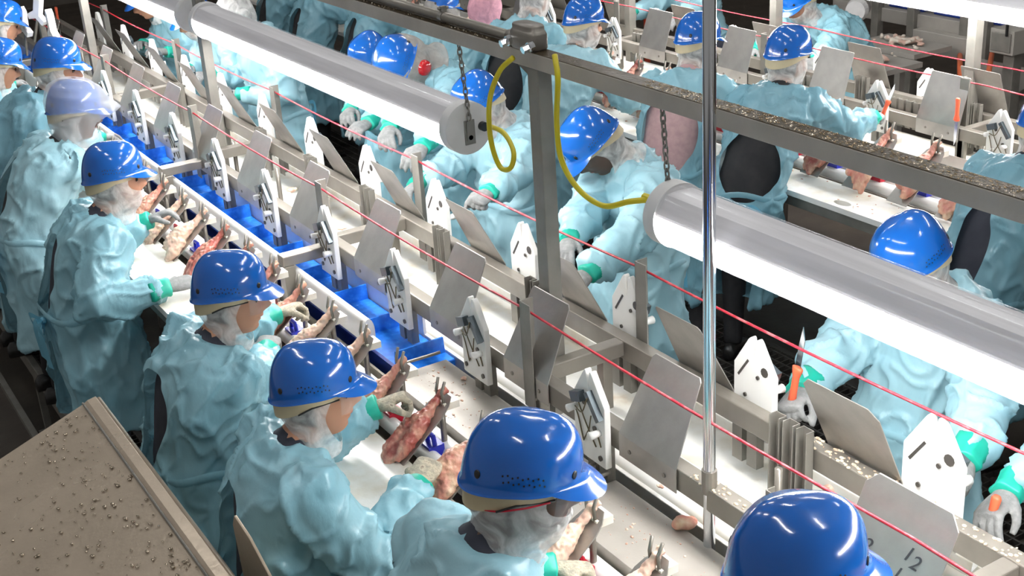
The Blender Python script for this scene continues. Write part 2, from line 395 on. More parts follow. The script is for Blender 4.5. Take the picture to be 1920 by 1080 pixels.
# ------------------------------------------------------------------ hanging lamps
def link_chain(name, label, p0, p1, group=None):
    m = MB(); p0 = Vector(p0); p1 = Vector(p1); d = p1 - p0; n = max(2, int(d.length / .022)); u = d.normalized()
    for i in range(n):
        c = p0 + d * ((i + .5) / n); s = Vector((1, 0, 0)) if i % 2 else Vector((0, 1, 0))
        s = (s - u * s.dot(u)).normalized(); pts = []
        for k in range(11):
            a = 2 * PI * k / 10; pts.append(c + u * math.cos(a) * .016 + s * math.sin(a) * .0075)
        m.tube(pts, .0028, 5, False)
    o_ = obj(name, m.mesh(name, GALV, True)); tag(o_, label, 'chain', group); return o_
def lamp(label, x, z, ya, yb, r=.088, plug=True):
    L_ = yb - ya; t = empty('tube_lamp', (x, (ya + yb) / 2, z)); tag(t, label, 'lamp')
    n = 40; rings = []
    for y in (-L_ / 2 + .01, L_ / 2 - .01):
        rings.append([Vector((r * math.cos(2 * PI * k / n), y, r * math.sin(2 * PI * k / n))) for k in range(n)])
    obj('clear_tube', MB().loft(rings, False).mesh('clear_tube', SHELL, True), t)
    for s in (-1, 1):
        a = s * L_ / 2
        c = obj('end_cap', autosm(MB().tube([(0, a - s * .05, 0), (0, a - s * .004, 0), (0, a, 0)], [r + .003, r + .003, r - .004], 40).mesh('end_cap', CAPM)), t)
        obj('hanger_bracket', bev(obj('hanger_plate', MB().box(-.02, .02, a + s * .001 - .003, a + s * .001 + .003, -.055, .03).mesh('hanger_plate', GALV), c), .001).data, c, loc=(0, s * .004, .004)).scale = (.7, 1, .8)
        obj('bolt', MB().disc((0, a, -.03), (0, s, 0), .009, .008, 8).mesh('bolt', CHROME), c)
        if plug: obj('socket', MB().disc((.05, a - s * .002, .0), (0, s, 0), .016, .022, 14).mesh('socket', BLACKP), c)
    prof = [(-.080, .018), (-.078, .024), (-.070, .034), (-.044, .070), (-.012, .074), (.012, .074), (.044, .070), (.070, .034), (.078, .024), (.080, .018)]
    inner = [(p[0] * .96, p[1] - .002) for p in reversed(prof)]
    obj('reflector', MB().prism(prof + inner, 'y', -L_ / 2 + .05, L_ / 2 - .05).mesh('reflector', REFL), t)
    for sx in (-1, 1):
        obj('fluorescent_tube', MB().tube([(sx * .040, -L_ / 2 + .07, -.034), (sx * .040, L_ / 2 - .07, -.034)], .027, 12).mesh('fluorescent_tube', TUBEL, True), t)
    return t
ZL = 1.815
lamp('clear tube lamp over the workers, capped end with looped yellow cable', XL, ZL, 3.74, 6.34)
lamp('clear tube lamp beside the chrome pole with a straight yellow plug', XL, ZL, .05, 2.66)
lamp('clear tube lamp at the far end of the steel beam', XL, ZL, 6.50, 9.1)
lamp('tube lamp hanging over the rear line near the grey machines', 5.80, 1.55, 3.1, 5.7, plug=False)
lamp('tube lamp hanging over the rear line beyond the grey machines', 5.80, 1.55, 5.85, 8.45, plug=False)
for y, lb in ((3.735, 'steel chain holding the lamp end with looped cable'), (2.655, 'steel chain holding the lamp beside the chrome pole'), (6.33, 'steel chain at the second square post'), (6.51, 'steel chain at the farthest lamp end cap')):
    link_chain('lamp_chain', lb, (XL - .02, y, 2.115), (XL, y, ZL + .03))
# chrome pole
pb = atz(1320, 915, AZ)
o = obj('chrome_pole', autosm(MB().tube([(1.955, pb.y, AZ - .3), (1.955, pb.y, 3.6)], .0165, 20).mesh('chrome_pole', CHROME))); tag(o, 'tall shiny chrome pole clamped to the rail frame', 'pole')
obj('base_clamp', MB().tube([(1.955, pb.y, AZ - .02), (1.955, pb.y, AZ + .05)], .021, 16).mesh('base_clamp', STEEL), o)

# ------------------------------------------------------------------ ropes and their posts
def rope(label, x, z, y0, y1, sup, grp=None):
    pts = []; ys = sorted(set([y0, y1] + [s for s in sup if y0 < s < y1]))
    for a, b in zip(ys[:-1], ys[1:]):
        for i in range(6):
            u = i / 6; pts.append((x, a + (b - a) * u, z - .012 * 4 * u * (1 - u)))
    pts.append((x, ys[-1], z))
    o_ = obj('pull_rope', MB().tube(pts, .0042, 6).mesh('pull_rope', REDROPE, True)); tag(o_, label, 'rope')
rope('red pull rope strung along the rail above the blue belt', 1.952, 1.36, .3, 12, crossA)
rope('red pull rope strung along the rail facing the middle workers', 2.385, 1.395, .3, 12, crossA)
rope('red pull rope strung along the rear line beside its upright plates', 5.80, 1.11, 1, 13, crossB)
rope('upper red pull rope on the far side of the rear line', 6.06, 1.15, 1, 13, crossB)
def rope_post(label, x, y, z0, z1, s, grp):
    m = MB().box(x, x + .004 * s, y - .03, y + .03, z0, z1).box(x, x + .05 * s, y + .026, y + .03, z0, z1)
    o_ = obj('rope_post', m.mesh('rope_post', GALV)); bev(o_, .001, 1); tag(o_, label, 'post', grp)
for i, y in enumerate(crossA[1:]):
    rope_post(['nearest', 'second', 'third', 'fourth', 'fifth'][i].replace('nearest', 'first') + ' rope post from the chrome pole above the blue belt', 1.926, y - .03, AZ - .12, 1.40, 1, 'rope posts above the belt')
    rope_post(['first', 'second', 'third', 'fourth', 'fifth'][i] + ' rope post from the chrome pole in front of middle workers', 2.365, y - .05, AZ - .20, 1.425, 1, 'rope posts by the lamps')
for i, y in enumerate((4.6, 6.2, 7.8)):
    rope_post(['first', 'second', 'third'][i] + ' rope post on the rear line from the parked knife', 5.69, y + .05, BZ - .20, 1.16, 1, 'rope posts on the rear line')
    o_ = obj('square_post', bev(obj('tmp_post', MB().box(5.90, 5.96, y + .17, y + .23, GZ, 2.6).mesh('square_post', GALV)), .003).data); bpy.data.objects.remove(bpy.data.objects['tmp_post']); tag(o_, ['first', 'second', 'third'][i] + ' tall square post on the rear line from the cabinet', 'post', 'rear line posts')

# ------------------------------------------------------------------ knife sharpener boards
BW, BH = .158, .300
outl = [(-BW / 2, 0), (BW / 2, 0), (BW / 2, .205), (.022, .292), (.014, .30), (.008, .297), (0, .245), (-.008, .297), (-.014, .30), (-.022, .292), (-BW / 2, .205)]
bm_ = MB().prism(outl, 'x', -.011, .011)
BOARD_ME = bm_.mesh('board', BOARDW)
def slab(cy, cz, w_, h_, ang, x0, x1):
    M = Matrix.Translation((0, cy, cz)) @ Matrix.Rotation(ang, 4, 'X')
    return MB().box(x0, x1, -w_ / 2, w_ / 2, -h_ / 2, h_ / 2, M)
HONE1 = slab(.040, .205, .05, .032, math.radians(-20), -.034, -.011).mesh('hone_block', mat('hone_steel', (.10, .125, .14), .3, .6))
HONE2 = slab(-.040, .200, .020, .095, math.radians(-38), -.030, -.011).mesh('hone_block', MATS['hone_steel'])
KNOB1 = MB().tube([(-.011, .062, .160), (-.045, .062, .160)], [.010, .013], 10).mesh('knob', WHITEC, True)
KNOB2 = MB().tube([(-.011, -.052, .115), (-.048, -.052, .115)], [.010, .014], 10).mesh('knob', WHITEC, True)
RODM = mat('rod_dark', (.16, .13, .075), .4, .6)
ROD1 = MB().tube(bez([(-.033, .030, .215), (-.022, .028, .17), (-.016, .008, .12), (-.014, -.035, .06)], 18), .0022, 6).mesh('hone_rod', RODM, True)
ROD2 = MB().tube(bez([(-.033, -.025, .225), (-.03, .01, .165), (-.024, .055, .165), (-.016, .05, .13), (-.014, .03, .055)], 24), .0022, 6).mesh('hone_rod', RODM, True)
ROD3 = MB().tube([(-.014, .030, .055), (-.016, -.005, .11), (-.018, -.02, .16)], .0022, 6).mesh('hone_rod', RODM, True)
ROD4 = MB().tube([(-.014, -.045, .105), (-.014, -.06, .07)], .0022, 6).mesh('hone_rod', RODM, True)
BOLT_ME = MB().tube([(-.016, 0, 0), (0, 0, 0), (.0155, 0, 0)], [.009, .007, .006], 10).mesh('bolt', mat('bolt_dark', (.13, .12, .11), .4, .7))
HOLE_ME = MB().disc((.0112, .045, .215), (1, 0, 0), .014, .0015, 10).mesh('hole', MATS['bolt_dark'])
SLOT_ME = slab(-.04, .20, .007, .07, math.radians(-35), .011, .0125).mesh('slot', MATS['bolt_dark'])
STUBS = [MB().box(.013, .043, .01 * q + (.0 if q > 0 else -.04), .01 * q + (.04 if q > 0 else 0), -.075, .09).mesh('mount_channel', GALV) for q in (1, -1)]
def sharpener(label, x, y, z, flip, group, full=True, sc=1.0):
    t = empty('knife_sharpener', (x, y, z), PI if flip else 0); t.scale = (1, sc, sc); tag(t, label, 'sharpener', group)
    bev(obj('board', BOARD_ME, t), .003)
    if full:
        obj('hone_block', HONE1, t); obj('hone_block', HONE2, t); obj('knob', KNOB1, t); obj('knob', KNOB2, t)
        for me in (ROD1, ROD2, ROD3, ROD4): obj('hone_rod', me, t)
    for (yy, zz) in ((-.055, .03), (.055, .035), (.02, .19), (-.03, .12)): obj('bolt', BOLT_ME, t, loc=(0, yy, zz))
    obj('slot', SLOT_ME, t); obj('hole', HOLE_ME, t)
    for me in STUBS: obj('mount_channel', me, t)
ORD = 'first second third fourth fifth sixth seventh eighth ninth tenth eleventh twelfth thirteenth fourteenth fifteenth sixteenth seventeenth eighteenth nineteenth twentieth'.split() + ['twenty-' + q for q in 'first second third fourth fifth sixth seventh'.split()]
nearB = [2.82, 3.50, 4.07] + [4.69 + .637 * i for i in range(8)]
for i, y in enumerate(nearB): sharpener(ORD[i] + ' sharpener board from the chrome pole, crossed rods facing the belt', 1.915, y, 1.02, False, 'sharpeners along the belt')
midB = [1.95, 2.63, 3.26, 3.92, 4.60] + [5.25 + .63 * i for i in range(8)]
for i, y in enumerate(midB): sharpener(ORD[i] + ' sharpener board counted from the soiled glove, facing the middle workers', 2.385, y, 1.02, True, 'sharpeners facing the middle workers', sc=1.22 if i == 0 else 1.10)
for i in range(9):
    sharpener(ORD[i] + ' sharpener board along the rear cutting table, from the elbow over the table', 5.60, 4.32 + .86 * i, .77, False, 'sharpeners on the rear line')
    sharpener(ORD[i] + ' sharpener board on the far rail of the rear line, counted from the cabinet', 6.01, 4.30 + .87 * i, .77, True, 'sharpeners on the rear far rail')

# ------------------------------------------------------------------ deflector plates
def plate_mesh(wb, wt, h, lean, flange, chamfer):
    th = .004; m = MB()
    prof = [(0, -flange), (0, 0), (lean * .5, h * .5), (lean, h)]
    def ring(dx):
        pass
    c = chamfer
    L_ = [(-wb / 2, -flange, 0), (wb / 2, -flange, 0), (wb / 2, 0, 0), (wt / 2, h - c, lean * (1 - c / h)), (wt / 2 - c, h, lean), (-wt / 2 + c, h, lean), (-wt / 2, h - c, lean * (1 - c / h)), (-wb / 2, 0, 0)]
    v = [(x - th, y, z) for (y, z, x) in L_] + [(x, y, z) for (y, z, x) in L_]
    f = [(0, 1, 2, 7), (7, 2, 3, 6), (6, 3, 4, 5), (15, 10, 9, 8), (14, 11, 10, 15), (13, 12, 11, 14)]
    f += [(i, i + 8, (i + 1) % 8 + 8, (i + 1) % 8) for i in range(8)]
    m.add(v, f); return m.mesh('deflector_plate', PLATE)
PL_A = plate_mesh(.265, .215, .235, .115, .075, .010)
PL_R = plate_mesh(.275, .275, .25, .115, .075, .030)
PL_B = plate_mesh(.30, .27, .26, .09, .08, .006)
def deflector(label, me, x, y, z, flip, group):
    o_ = obj('deflector_plate', me, loc=(x, y, z), rot=(0, 0, PI if flip else 0)); tag(o_, label, 'plate', group); bev(o_, .001, 1)
    for s in (-1, 1): obj('rivet', RIVET, o_, loc=(-.004, s * .08, -.04))
    return o_
RIVET = MB().disc((0, 0, 0), (-1, 0, 0), .007, .003, 8).mesh('rivet', STEEL)
for i, y in enumerate([2.58, 3.22, 3.73, 4.36] + [5.01 + .637 * i for i in range(8)]):
    deflector(ORD[i] + ' steel deflector plate from the chrome pole on the belt side rail', PL_A, 1.936, y, AZ, False, 'deflectors along the belt')
o = deflector('steel deflector plate with rounded corners and pen figures', PL_R, 1.936, 1.72, AZ, False, None)
for tx, ly, lz in (('2', .085, .085), ('1', -.025, .115), ('2', -.05, .105), ('1', -.015, .065)):
    cu = bpy.data.curves.new('mark', 'FONT'); cu.body = tx; cu.size = .05; cu.extrude = .0004; cu.shear = .3
    to = bpy.data.objects.new('tmp_t', cu); COL.objects.link(to)
    me = bpy.data.meshes.new_from_object(to.evaluated_get(bpy.context.evaluated_depsgraph_get())); bpy.data.objects.remove(to)
    me.materials.append(MARKER)
    a = math.atan2(.115, .25)
    M = Matrix.Translation((lz * .46 - .0055, ly, lz)) @ Matrix.Rotation(a, 4, 'Y') @ Matrix(((0, 0, -1, 0), (-1, 0, 0, 0), (0, 1, 0, 0), (0, 0, 0, 1)))
    obj('pen_figure', me, o, M=M)
for i, y in enumerate([2.17, 2.84, 3.50, 4.17, 4.83] + [5.48 + .63 * i for i in range(7)]):
    deflector(ORD[i] + ' deflector plate counted from the orange knife fist, facing the middle workers', PL_A if y > 2.5 else PL_R, 2.364, y, AZ, True, 'deflectors facing the middle workers')
for i in range(9):
    deflector(ORD[i] + ' tall deflector plate over the rear cutting table from the parked knife', PL_B, 5.626, 4.76 + .86 * i, BZ, False, 'deflectors on the rear line')
    deflector(ORD[i] + ' tall deflector plate on the far rail of the rear line from the cabinet', PL_B, 5.984, 4.72 + .87 * i, BZ, True, 'deflectors on the rear far rail')

# ------------------------------------------------------------------ tables, guides, belt, trays of line A
def slotted_table(label, x0, x1, y0, y1, z, holes):
    """white cutting board table with oval through holes, carried on a steel stand"""
    t = empty('cutting_table', ((x0 + x1) / 2, (y0 + y1) / 2, GZ)); tag(t, label, 'table')
    cx, cy = t.location.x, t.location.y; zz = z - GZ
    ys = [y0] + [y for h in holes for y in (h - .09, h + .09)] + [y1]
    bmx = bmesh.new()
    def quad(ps): bmx.faces.new([bmx.verts.new((p[0] - cx, p[1] - cy, p[2])) for p in ps])
    for i in range(0, len(ys), 2):
        if ys[i + 1] > ys[i]: quad([(x0, ys[i], zz), (x1, ys[i], zz), (x1, ys[i + 1], zz), (x0, ys[i + 1], zz)])
    for h in holes:
        n = 24; hx = x0 + (x1 - x0) * .22; rim = []; sq = []; low = []
        for k in range(n):
            a = 2 * PI * k / n; c, s = math.cos(a), math.sin(a)
            rim.append((hx + .03 * c, h + .055 * s, zz)); low.append((hx + .03 * c, h + .055 * s, zz - .03))
            sc = 1 / max(abs(c), abs(s)); ex = (x1 - hx) if c > 0 else (hx - x0)
            sq.append((hx + c * sc * ex, h + s * sc * .09, zz))
        for k in range(n):
            j = (k + 1) % n; quad([rim[k], sq[k], sq[j], rim[j]]); quad([rim[j], low[j], low[k], rim[k]])
    bmesh.ops.remove_doubles(bmx, verts=bmx.verts, dist=1e-5)
    me = bpy.data.meshes.new('board_top'); bmx.to_mesh(me); bmx.free(); me.materials.append(WHITEP)
    obj('board_top', me, t)
    obj('board_edge', MB().box(x0 - cx, x0 - cx + .004, y0 - cy, y1 - cy, zz - .03, zz - .0005).box(x1 - cx - .004, x1 - cx, y0 - cy, y1 - cy, zz - .03, zz - .0005).mesh('board_edge', WHITEC), t)
    bev(obj('stand', MB().box(x0 - cx + .015, x0 - cx + .055, y0 - cy, y1 - cy, zz - .09, zz - .031).box(x1 - cx - .055, x1 - cx - .015, y0 - cy, y1 - cy, zz - .09, zz - .031).mesh('stand', GALV), t), .003)
    n = 6
    for i in range(n):
        y = y0 - cy + .4 + i * (y1 - y0 - .8) / (n - 1)
        for xx in (x0 - cx + .02, x1 - cx - .05): obj('leg', MB().box(xx, xx + .03, y - .015, y + .015, 0, zz - .09).mesh('leg', DARKST), t)
    return t
TZ = .95
slotted_table('long white cutting table in front of the workers at the belt', 1.27, 1.51, .6, 11, TZ, [2.75, 3.5, 4.7, 5.9])
slotted_table('long white cutting table with oval holes on the rear line', 4.65, 4.92, 1.2, 13, TZ - .25, [3.72, 4.56, 5.4, 6.24, 7.1])

def guide(label, x, y0, y1, z, wd, hgt, m=WHITEC, name='guide_strip'):
    n = 10; sec = [(-wd / 2, 0)] + [(-wd / 2 * math.cos(PI * k / n), hgt * (.45 + .55 * math.sin(PI * k / n))) for k in range(n + 1)] + [(wd / 2, 0)]
    o_ = obj(name, autosm(MB().prism([(p[0] + x, p[1] + z) for p in sec], 'y', y0, y1).mesh(name, m))); tag(o_, label, 'guide'); return o_
for dx, dz, y0, y1, nm in ((0, 0, .6, 11, 'belt line'), (3.46, -.25, 1.2, 13, 'rear line')):
    o = obj('chain_channel', MB().box(1.515 + dx, 1.735 + dx, y0, y1, .82 + dz, .84 + dz).box(1.515 + dx, 1.525 + dx, y0, y1, .84 + dz, .93 + dz).box(1.725 + dx, 1.735 + dx, y0, y1, .84 + dz, .94 + dz).mesh('chain_channel', mat('channel_grime', (.16, .145, .11), .5, .4, (.10, .09, .07), 10, .4, .65)))
    tag(o, 'grimy steel chain channel sunk behind the cutting table of the ' + nm, 'channel')
guide('flat white slide strip beside the chain channel of the belt line', 1.592, .6, 11, .915, .05, .04)
guide('rounded white chain guide carrying the leg holders at the belt', 1.668, .6, 11, .90, .07, .055)
guide('flat white slide strip behind the rear cutting table', 5.06, 1.2, 13, .665, .09, .05)
guide('rounded white chain guide on the rear line', 5.17, 1.2, 13, .65, .10, .075)
o = obj('slide_sheet', MB().box(5.23, 5.99, 1.2, 13, .62, .65).mesh('slide_sheet', WHITEP)); bev(o, .004); tag(o, 'broad white slide sheet under the rear rail frame', 'sheet')
o = obj('center_trough', MB().box(2.02, 2.50, .6, 11, .86, .88).box(2.02, 2.035, .6, 11, .88, .93).box(2.485, 2.50, .6, 11, .88, .93).mesh('center_trough', WHITEP)); bev(o, .003); tag(o, 'white plastic trough inside the long rail frame', 'trough')
guide('rounded white ridge along the middle of the frame trough', 2.10, .6, 11, .88, .07, .05)
guide('second rounded white ridge inside the frame trough', 2.215, .6, 11, .88, .06, .045)
# guard rail
o = guide('thick white guard rail beside the blue cleated belt', 1.785, 4.08, 11, .975, .045, .095, name='guard_rail')
# blue belt
t = empty('cleated_belt', (1.93, 7.4, .80)); tag(t, 'blue cleated conveyor belt between white guard and steel rail', 'conveyor')
bev(obj('belt', MB().box(-.125, .085, -3.55, 3.6, .0, .125).mesh('belt', BELT), t), .006)
CLEAT = MB().prism([(-.008, .125), (.008, .125), (.005, .185), (-.005, .185)], 'x', -.12, .078).mesh('cleat', BELT)
CLEAT = MB().add([(v.co.x, v.co.y, v.co.z) for v in CLEAT.vertices], [tuple(p.vertices) for p in CLEAT.polygons]).mesh('cleat', BELT)
i = 0
y = 3.93
while y < 10.9:
    cl = obj('cleat', MB().add([(-.12, y - 7.4 - .012, .125), (.08, y - 7.4 - .012, .125), (.08, y - 7.4 - .004, .185), (-.12, y - 7.4 - .004, .185), (-.12, y - 7.4 + .012, .125), (.08, y - 7.4 + .012, .125), (.08, y - 7.4 + .004, .185), (-.12, y - 7.4 + .004, .185)],
             [(0, 1, 2, 3), (5, 4, 7, 6), (3, 2, 6, 7), (0, 3, 7, 4), (1, 5, 6, 2), (0, 4, 5, 1)]).mesh('cleat', BELT), t)
    y += .325
obj('side_wall', MB().box(.088, .100, -3.3, 3.6, .08, .215).mesh('side_wall', WHITEC), t)
obj('side_skirt', MB().box(-.145, -.13, -3.55, 3.6, -.05, .14).mesh('side_skirt', DBLUE), t)
# trays
def tray(label, y0, y1):
    x0, x1, z = 1.715, 1.95, .955
    t = empty('drip_tray', ((x0 + x1) / 2, (y0 + y1) / 2, z)); tag(t, label, 'tray')
    hx, hy = (x1 - x0) / 2, (y1 - y0) / 2
    m = MB().box(-hx, hx, -hy, hy, 0, .006).box(-hx - .003, -hx, -hy, hy, -.05, .012)
    bev(obj('tray_pan', m.mesh('tray_pan', TRAYM), t), .002)
    for s in (1, -1):
        yy = s * (hy - .015)
        obj('handle', MB().tube(bez([(-hx + .03, yy, .0), (-hx + .03, yy, .035), (-hx + .045, yy, .05), (hx - .06, yy, .05), (hx - .03, yy, .05)], 24), .006, 8).mesh('handle', STEEL, True), t)
tray('wide steel drip tray at the end of the blue belt', 2.80, 3.80)
tray('steel drip tray dusted with scraps beside the chrome pole', 1.0, 2.76)

# ------------------------------------------------------------------ leg holders and meat
def holder_meshes(s):
    pm = MB()
    L_ = [(0, -.058), (0, .058), (.20, .050), (.215, .045), (.215, -.045), (.20, -.050)]   # along slope
    return pm
SL = Vector((-.205, 0, -.165)).normalized()       # down the plate, towards the worker
PN = Vector((-.165, 0, .205)).normalized()
def plate_pts(l, w_): return SL * l + Vector((0, w_, 0))
pm = MB()
poly = [(-.035, -.022), (-.035, .022), (-.005, .045), (.03, .054), (.27, .054), (.27, -.054), (.03, -.054), (-.005, -.045)]
a_ = [plate_pts(*p) for p in poly]; b_ = [p + PN * .004 for p in a_]; n = len(poly)
pm.add(a_ + b_, [tuple(range(n - 1, -1, -1)), tuple(range(n, 2 * n))] + [(i, (i + 1) % n, (i + 1) % n + n, i + n) for i in range(n)])
HPLATE = pm.mesh('plate', PLATE)
HPRONG = [MB().tube([(.0, yy, .0), (-.004, yy, .045), (.008, yy * 1.25, .082)], [.0055, .0055, .005], 8).mesh('prong', STEEL, True) for yy in (-.017, .017)]
HROD = MB().tube([(.0, 0, -.20), (.0, 0, -.005)], .010, 10).mesh('rod', STEEL, True)
HNUB = MB().box(-.005, .05, -.03, .03, -.016, .008).mesh('bracket', WHITEP)
HCLIP = {c: MB().box(-.075, -.02, -.035, .03, -.165, -.125).tube([(-.05, -.028, -.125), (-.05, -.02, -.095), (-.05, .015, -.095), (-.05, .022, -.125)], .008, 6).mesh('clip', m) for c, m in (('r', CLIPR), ('b', CLIPB))}
def meat_mesh(kind, seed):
    m = MB(); rnd = random.Random(seed)
    top = Vector((.004, 0, .035))
    dn = lambda l, y=0, h=.03: SL * l + PN * h + Vector((0, y, 0))
    if kind == 0:      # drumstick and thigh, skin on
        m.tube([top + Vector((.02, 0, .012)), top, dn(.03, 0, .022), dn(.10, .004, .038), dn(.16, .006, .036), dn(.21, .004, .03)], [.014, .013, .015, .036, .045, .03], 12)
        m.tube([dn(.13, -.02, .03), dn(.20, -.03, .025), dn(.25, -.02, .018)], [.03, .03, .012], 10)
    elif kind == 1:    # opened leg, ridges of muscle
        m.tube([top + Vector((.02, 0, .012)), top, dn(.04, 0, .02), dn(.12, -.02, .028), dn(.22, -.03, .022), dn(.26, -.028, .015)], [.013, .012, .016, .026, .024, .010], 12)
        m.tube([dn(.03, .004, .018), dn(.10, .022, .026), dn(.18, .026, .022), dn(.23, .03, .016)], [.014, .024, .024, .012], 12)
        m.tube([dn(.15, .0, .02), dn(.24, .0, .016), dn(.275, .005, .012)], [.02, .022, .01], 10)
    else:              # ragged, flesh hanging towards the worker
        m.tube([top + Vector((.02, 0, .012)), top, dn(.05, 0, .02), dn(.10, -.01, .03), dn(.17, -.02, .03)], [.012, .012, .018, .026, .03], 12)
        for k in range(5):
            y = rnd.uniform(-.05, .04); m.tube([dn(.13, y * .5, .03), dn(.20, y, .03), dn(.24 + rnd.uniform(0, .05), y * 1.2, .0)], [.022, .022, .010], 8)
        for k in range(3): c = dn(.16 + .03 * k, rnd.uniform(-.04, .04), .04); m.ball(c, .018, nu=10, nv=6)
    me = remesh(m, .0045, 3)
    off = Vector((seed * 3.1, 0, 0))
    displace(me, lambda p: .0045 * mnoise.noise((p + off) * 55) + .004 * mnoise.noise((p + off) * 110))
    me.shade_smooth(); return me
MEATS = []
for k in range(6):
    me = meat_mesh(k % 3, k + 1); me.materials.append([SKINC, MEATR, MEAT, MEAT, MEAT, SKINC][k]); MEATS.append(me)
meat_lab = ['plump skin-on chicken leg', 'opened dark red chicken leg', 'ragged half cut chicken leg', 'pink chicken leg', 'lean pink opened chicken leg', 'pale ragged chicken leg']
def holder(x, y, z, i, line, has=True, sc=1.0):
    i0 = -6 if line == 'belt line' else 0
    t = empty('leg_holder', (x, y, z)); t.scale = (sc, sc, sc)
    c = 'r' if i % 2 else 'b'
    tag(t, '%s leg holder on the %s from the %s, %s clip' % (ORD[i - i0], line, 'chrome pole' if line == 'belt line' else 'table elbow', 'red' if c == 'r' else 'blue'), 'holder', 'leg holders with %s clips on the %s' % (c == 'r' and 'red' or 'blue', line))
    obj('plate', HPLATE, t)
    for p in HPRONG: obj('prong', p, t)
    obj('rod', HROD, t); obj('bracket', HNUB, t); obj('clip', HCLIP[c], t)
    if has:
        k = (i * 5 + 1) % 6 if line != 'belt line' else {0: 1, 1: 4, -3: 0}.get(i, (i * 5 + 2) % 6)
        o_ = obj('chicken_leg', MEATS[k], loc=(x, y, z)); o_.scale = (sc, sc * (1 if i % 3 else -1), sc)
        tag(o_, '%s on the %s holder of the %s' % (meat_lab[k], ORD[i - i0], line), 'meat', meat_lab[k] + ' pieces on the ' + line + ' ' + c)
for i in range(-6, 20): holder(1.662, 3.30 + .277 * i, 1.09, i, 'belt line')
for i in range(0, 24): holder(5.15, 3.1 + .315 * i, .92, i, 'rear line', True, 1.25)
CROD = MB().tube([(0, 0, 0), (0, 0, .25)], .011, 10).mesh('rod', STEEL, True)
CFOOT = {c: MB().prism([(-.04, -.02), (.04, -.025), (.035, .02), (-.03, .028)], 'z', 0, .022).mesh('clip', m) for c, m in (('r', CLIPR), ('b', CLIPB))}
for i in range(13):
    y = 2.28 + .59 * i; c = 'rb'[i % 2]
    t = empty('frame_rod', (2.155, y, .905)); tag(t, ORD[i] + ' steel rod in the frame trough from the chrome pole, %s foot clip' % ('red' if c == 'r' else 'blue'), 'rod', 'frame rods %s' % c)
    obj('rod', CROD, t); obj('clip', CFOOT[c], t, loc=(0, 0, 0))

# loose scraps
def scrap_me(r, seed):
    m = MB(); rnd = random.Random(seed)
    for k in range(3): m.ball((rnd.uniform(-r, r) * .7, rnd.uniform(-r, r), r * .35), r * rnd.uniform(.5, .9), r * rnd.uniform(.5, 1.1), r * .4, 8, 5)
    me = remesh(m, r * .16, 2); displace(me, lambda p: r * .18 * mnoise.noise(p * (1.6 / r) + Vector((seed, 0, 0)))); me.shade_smooth(); me.materials.append(SCRAP if seed % 2 else MEAT); return me
def drop_scrap(px, py, z, r, label, sd):
    p = atz(px, py, z); o_ = obj('meat_scrap', scrap_me(r, sd), loc=p); o_.rotation_euler.z = sd; tag(o_, label, 'meat scrap')
drop_scrap(1300, 985, .961, .042, 'fist sized pink meat trimming lying beside the chrome pole', 2)
drop_scrap(1238, 915, .961, .010, 'small pale fat scrap on the tray by the chrome pole', 3)
drop_scrap(866, 712, .961, .013, 'curled pink meat scrap on the tray under a sharpener', 5)
drop_scrap(1555, 915, .881, .045, 'orange tinted chicken trimming inside the rail frame', 7)
drop_scrap(1585, 940, .881, .03, 'red edged trimming beside the larger one in the frame', 9)
drop_scrap(1150, 818, .93, .03, 'dark red trimming wedged under the tilted deflector plate', 8)
drop_scrap(545, 360, .93, .03, 'pale trimming in the frame trough by a red foot clip', 11)
drop_scrap(640, 430, .93, .02, 'yellow fat scrap in the frame trough', 13)
drop_scrap(870, 540, .93, .02, 'small red scrap in the frame trough near the square post', 15)
o = obj('table_scraps', None or (lambda m: [m.ball((random.uniform(1.73, 1.93), random.uniform(1.1, 3.75), .962), *(lambda r: (r, r * random.uniform(.7, 1.8), r * .5))(random.choice([.0015, .002, .003, .005])), 6, 3) for _ in range(420)] and m)(MB()).mesh('table_scraps', SCRAP, True))
tag(o, 'fine pale meat crumbs scattered over the drip trays', 'crumbs'); o['kind'] = 'stuff'
o = obj('rail_scraps', (lambda m: [m.ball((random.uniform(2.31, 2.36) if k % 3 else random.uniform(1.94, 1.99), random.uniform(1.0, 2.4), AZ + .001), *(lambda r: (r, r * random.uniform(.7, 1.8), r * .6))(random.choice([.003, .004, .006])), 6, 3) for k in range(330)] and m)(MB()).mesh('rail_scraps', mat('fat_crumb', (.70, .62, .48), .4, 0, (.55, .40, .28), 40, .4, .6), True))
tag(o, 'wet fat crumbs crusted on the rail tops', 'crumbs'); o['kind'] = 'stuff'
o = obj('rear_scraps', (lambda m: [m.ball((random.choice([random.uniform(4.67, 4.9), random.uniform(5.25, 5.55)]), random.uniform(2.5, 9), .70), *(lambda r: (r, r * random.uniform(.7, 1.8), r * .4))(random.choice([.004, .006, .011])), 6, 3) for _ in range(160)] and m)(MB()).mesh('rear_scraps', MEAT, True))
tag(o, 'pink crumbs strewn along the rear line table', 'crumbs'); o['kind'] = 'stuff'

# ------------------------------------------------------------------ people: shared head gear and hands
def smooth_boundary(bm, it=10):
    bv = {}
    for e in bm.edges:
        if len(e.link_faces) == 1:
            a, b = e.verts; bv.setdefault(a, []).append(b); bv.setdefault(b, []).append(a)
    for _ in range(it):
        new = {v: (v.co * .4 + sum((q.co for q in nb), Vector()) * (.6 / len(nb))) for v, nb in bv.items()}
        for v, c in new.items(): v.co = c

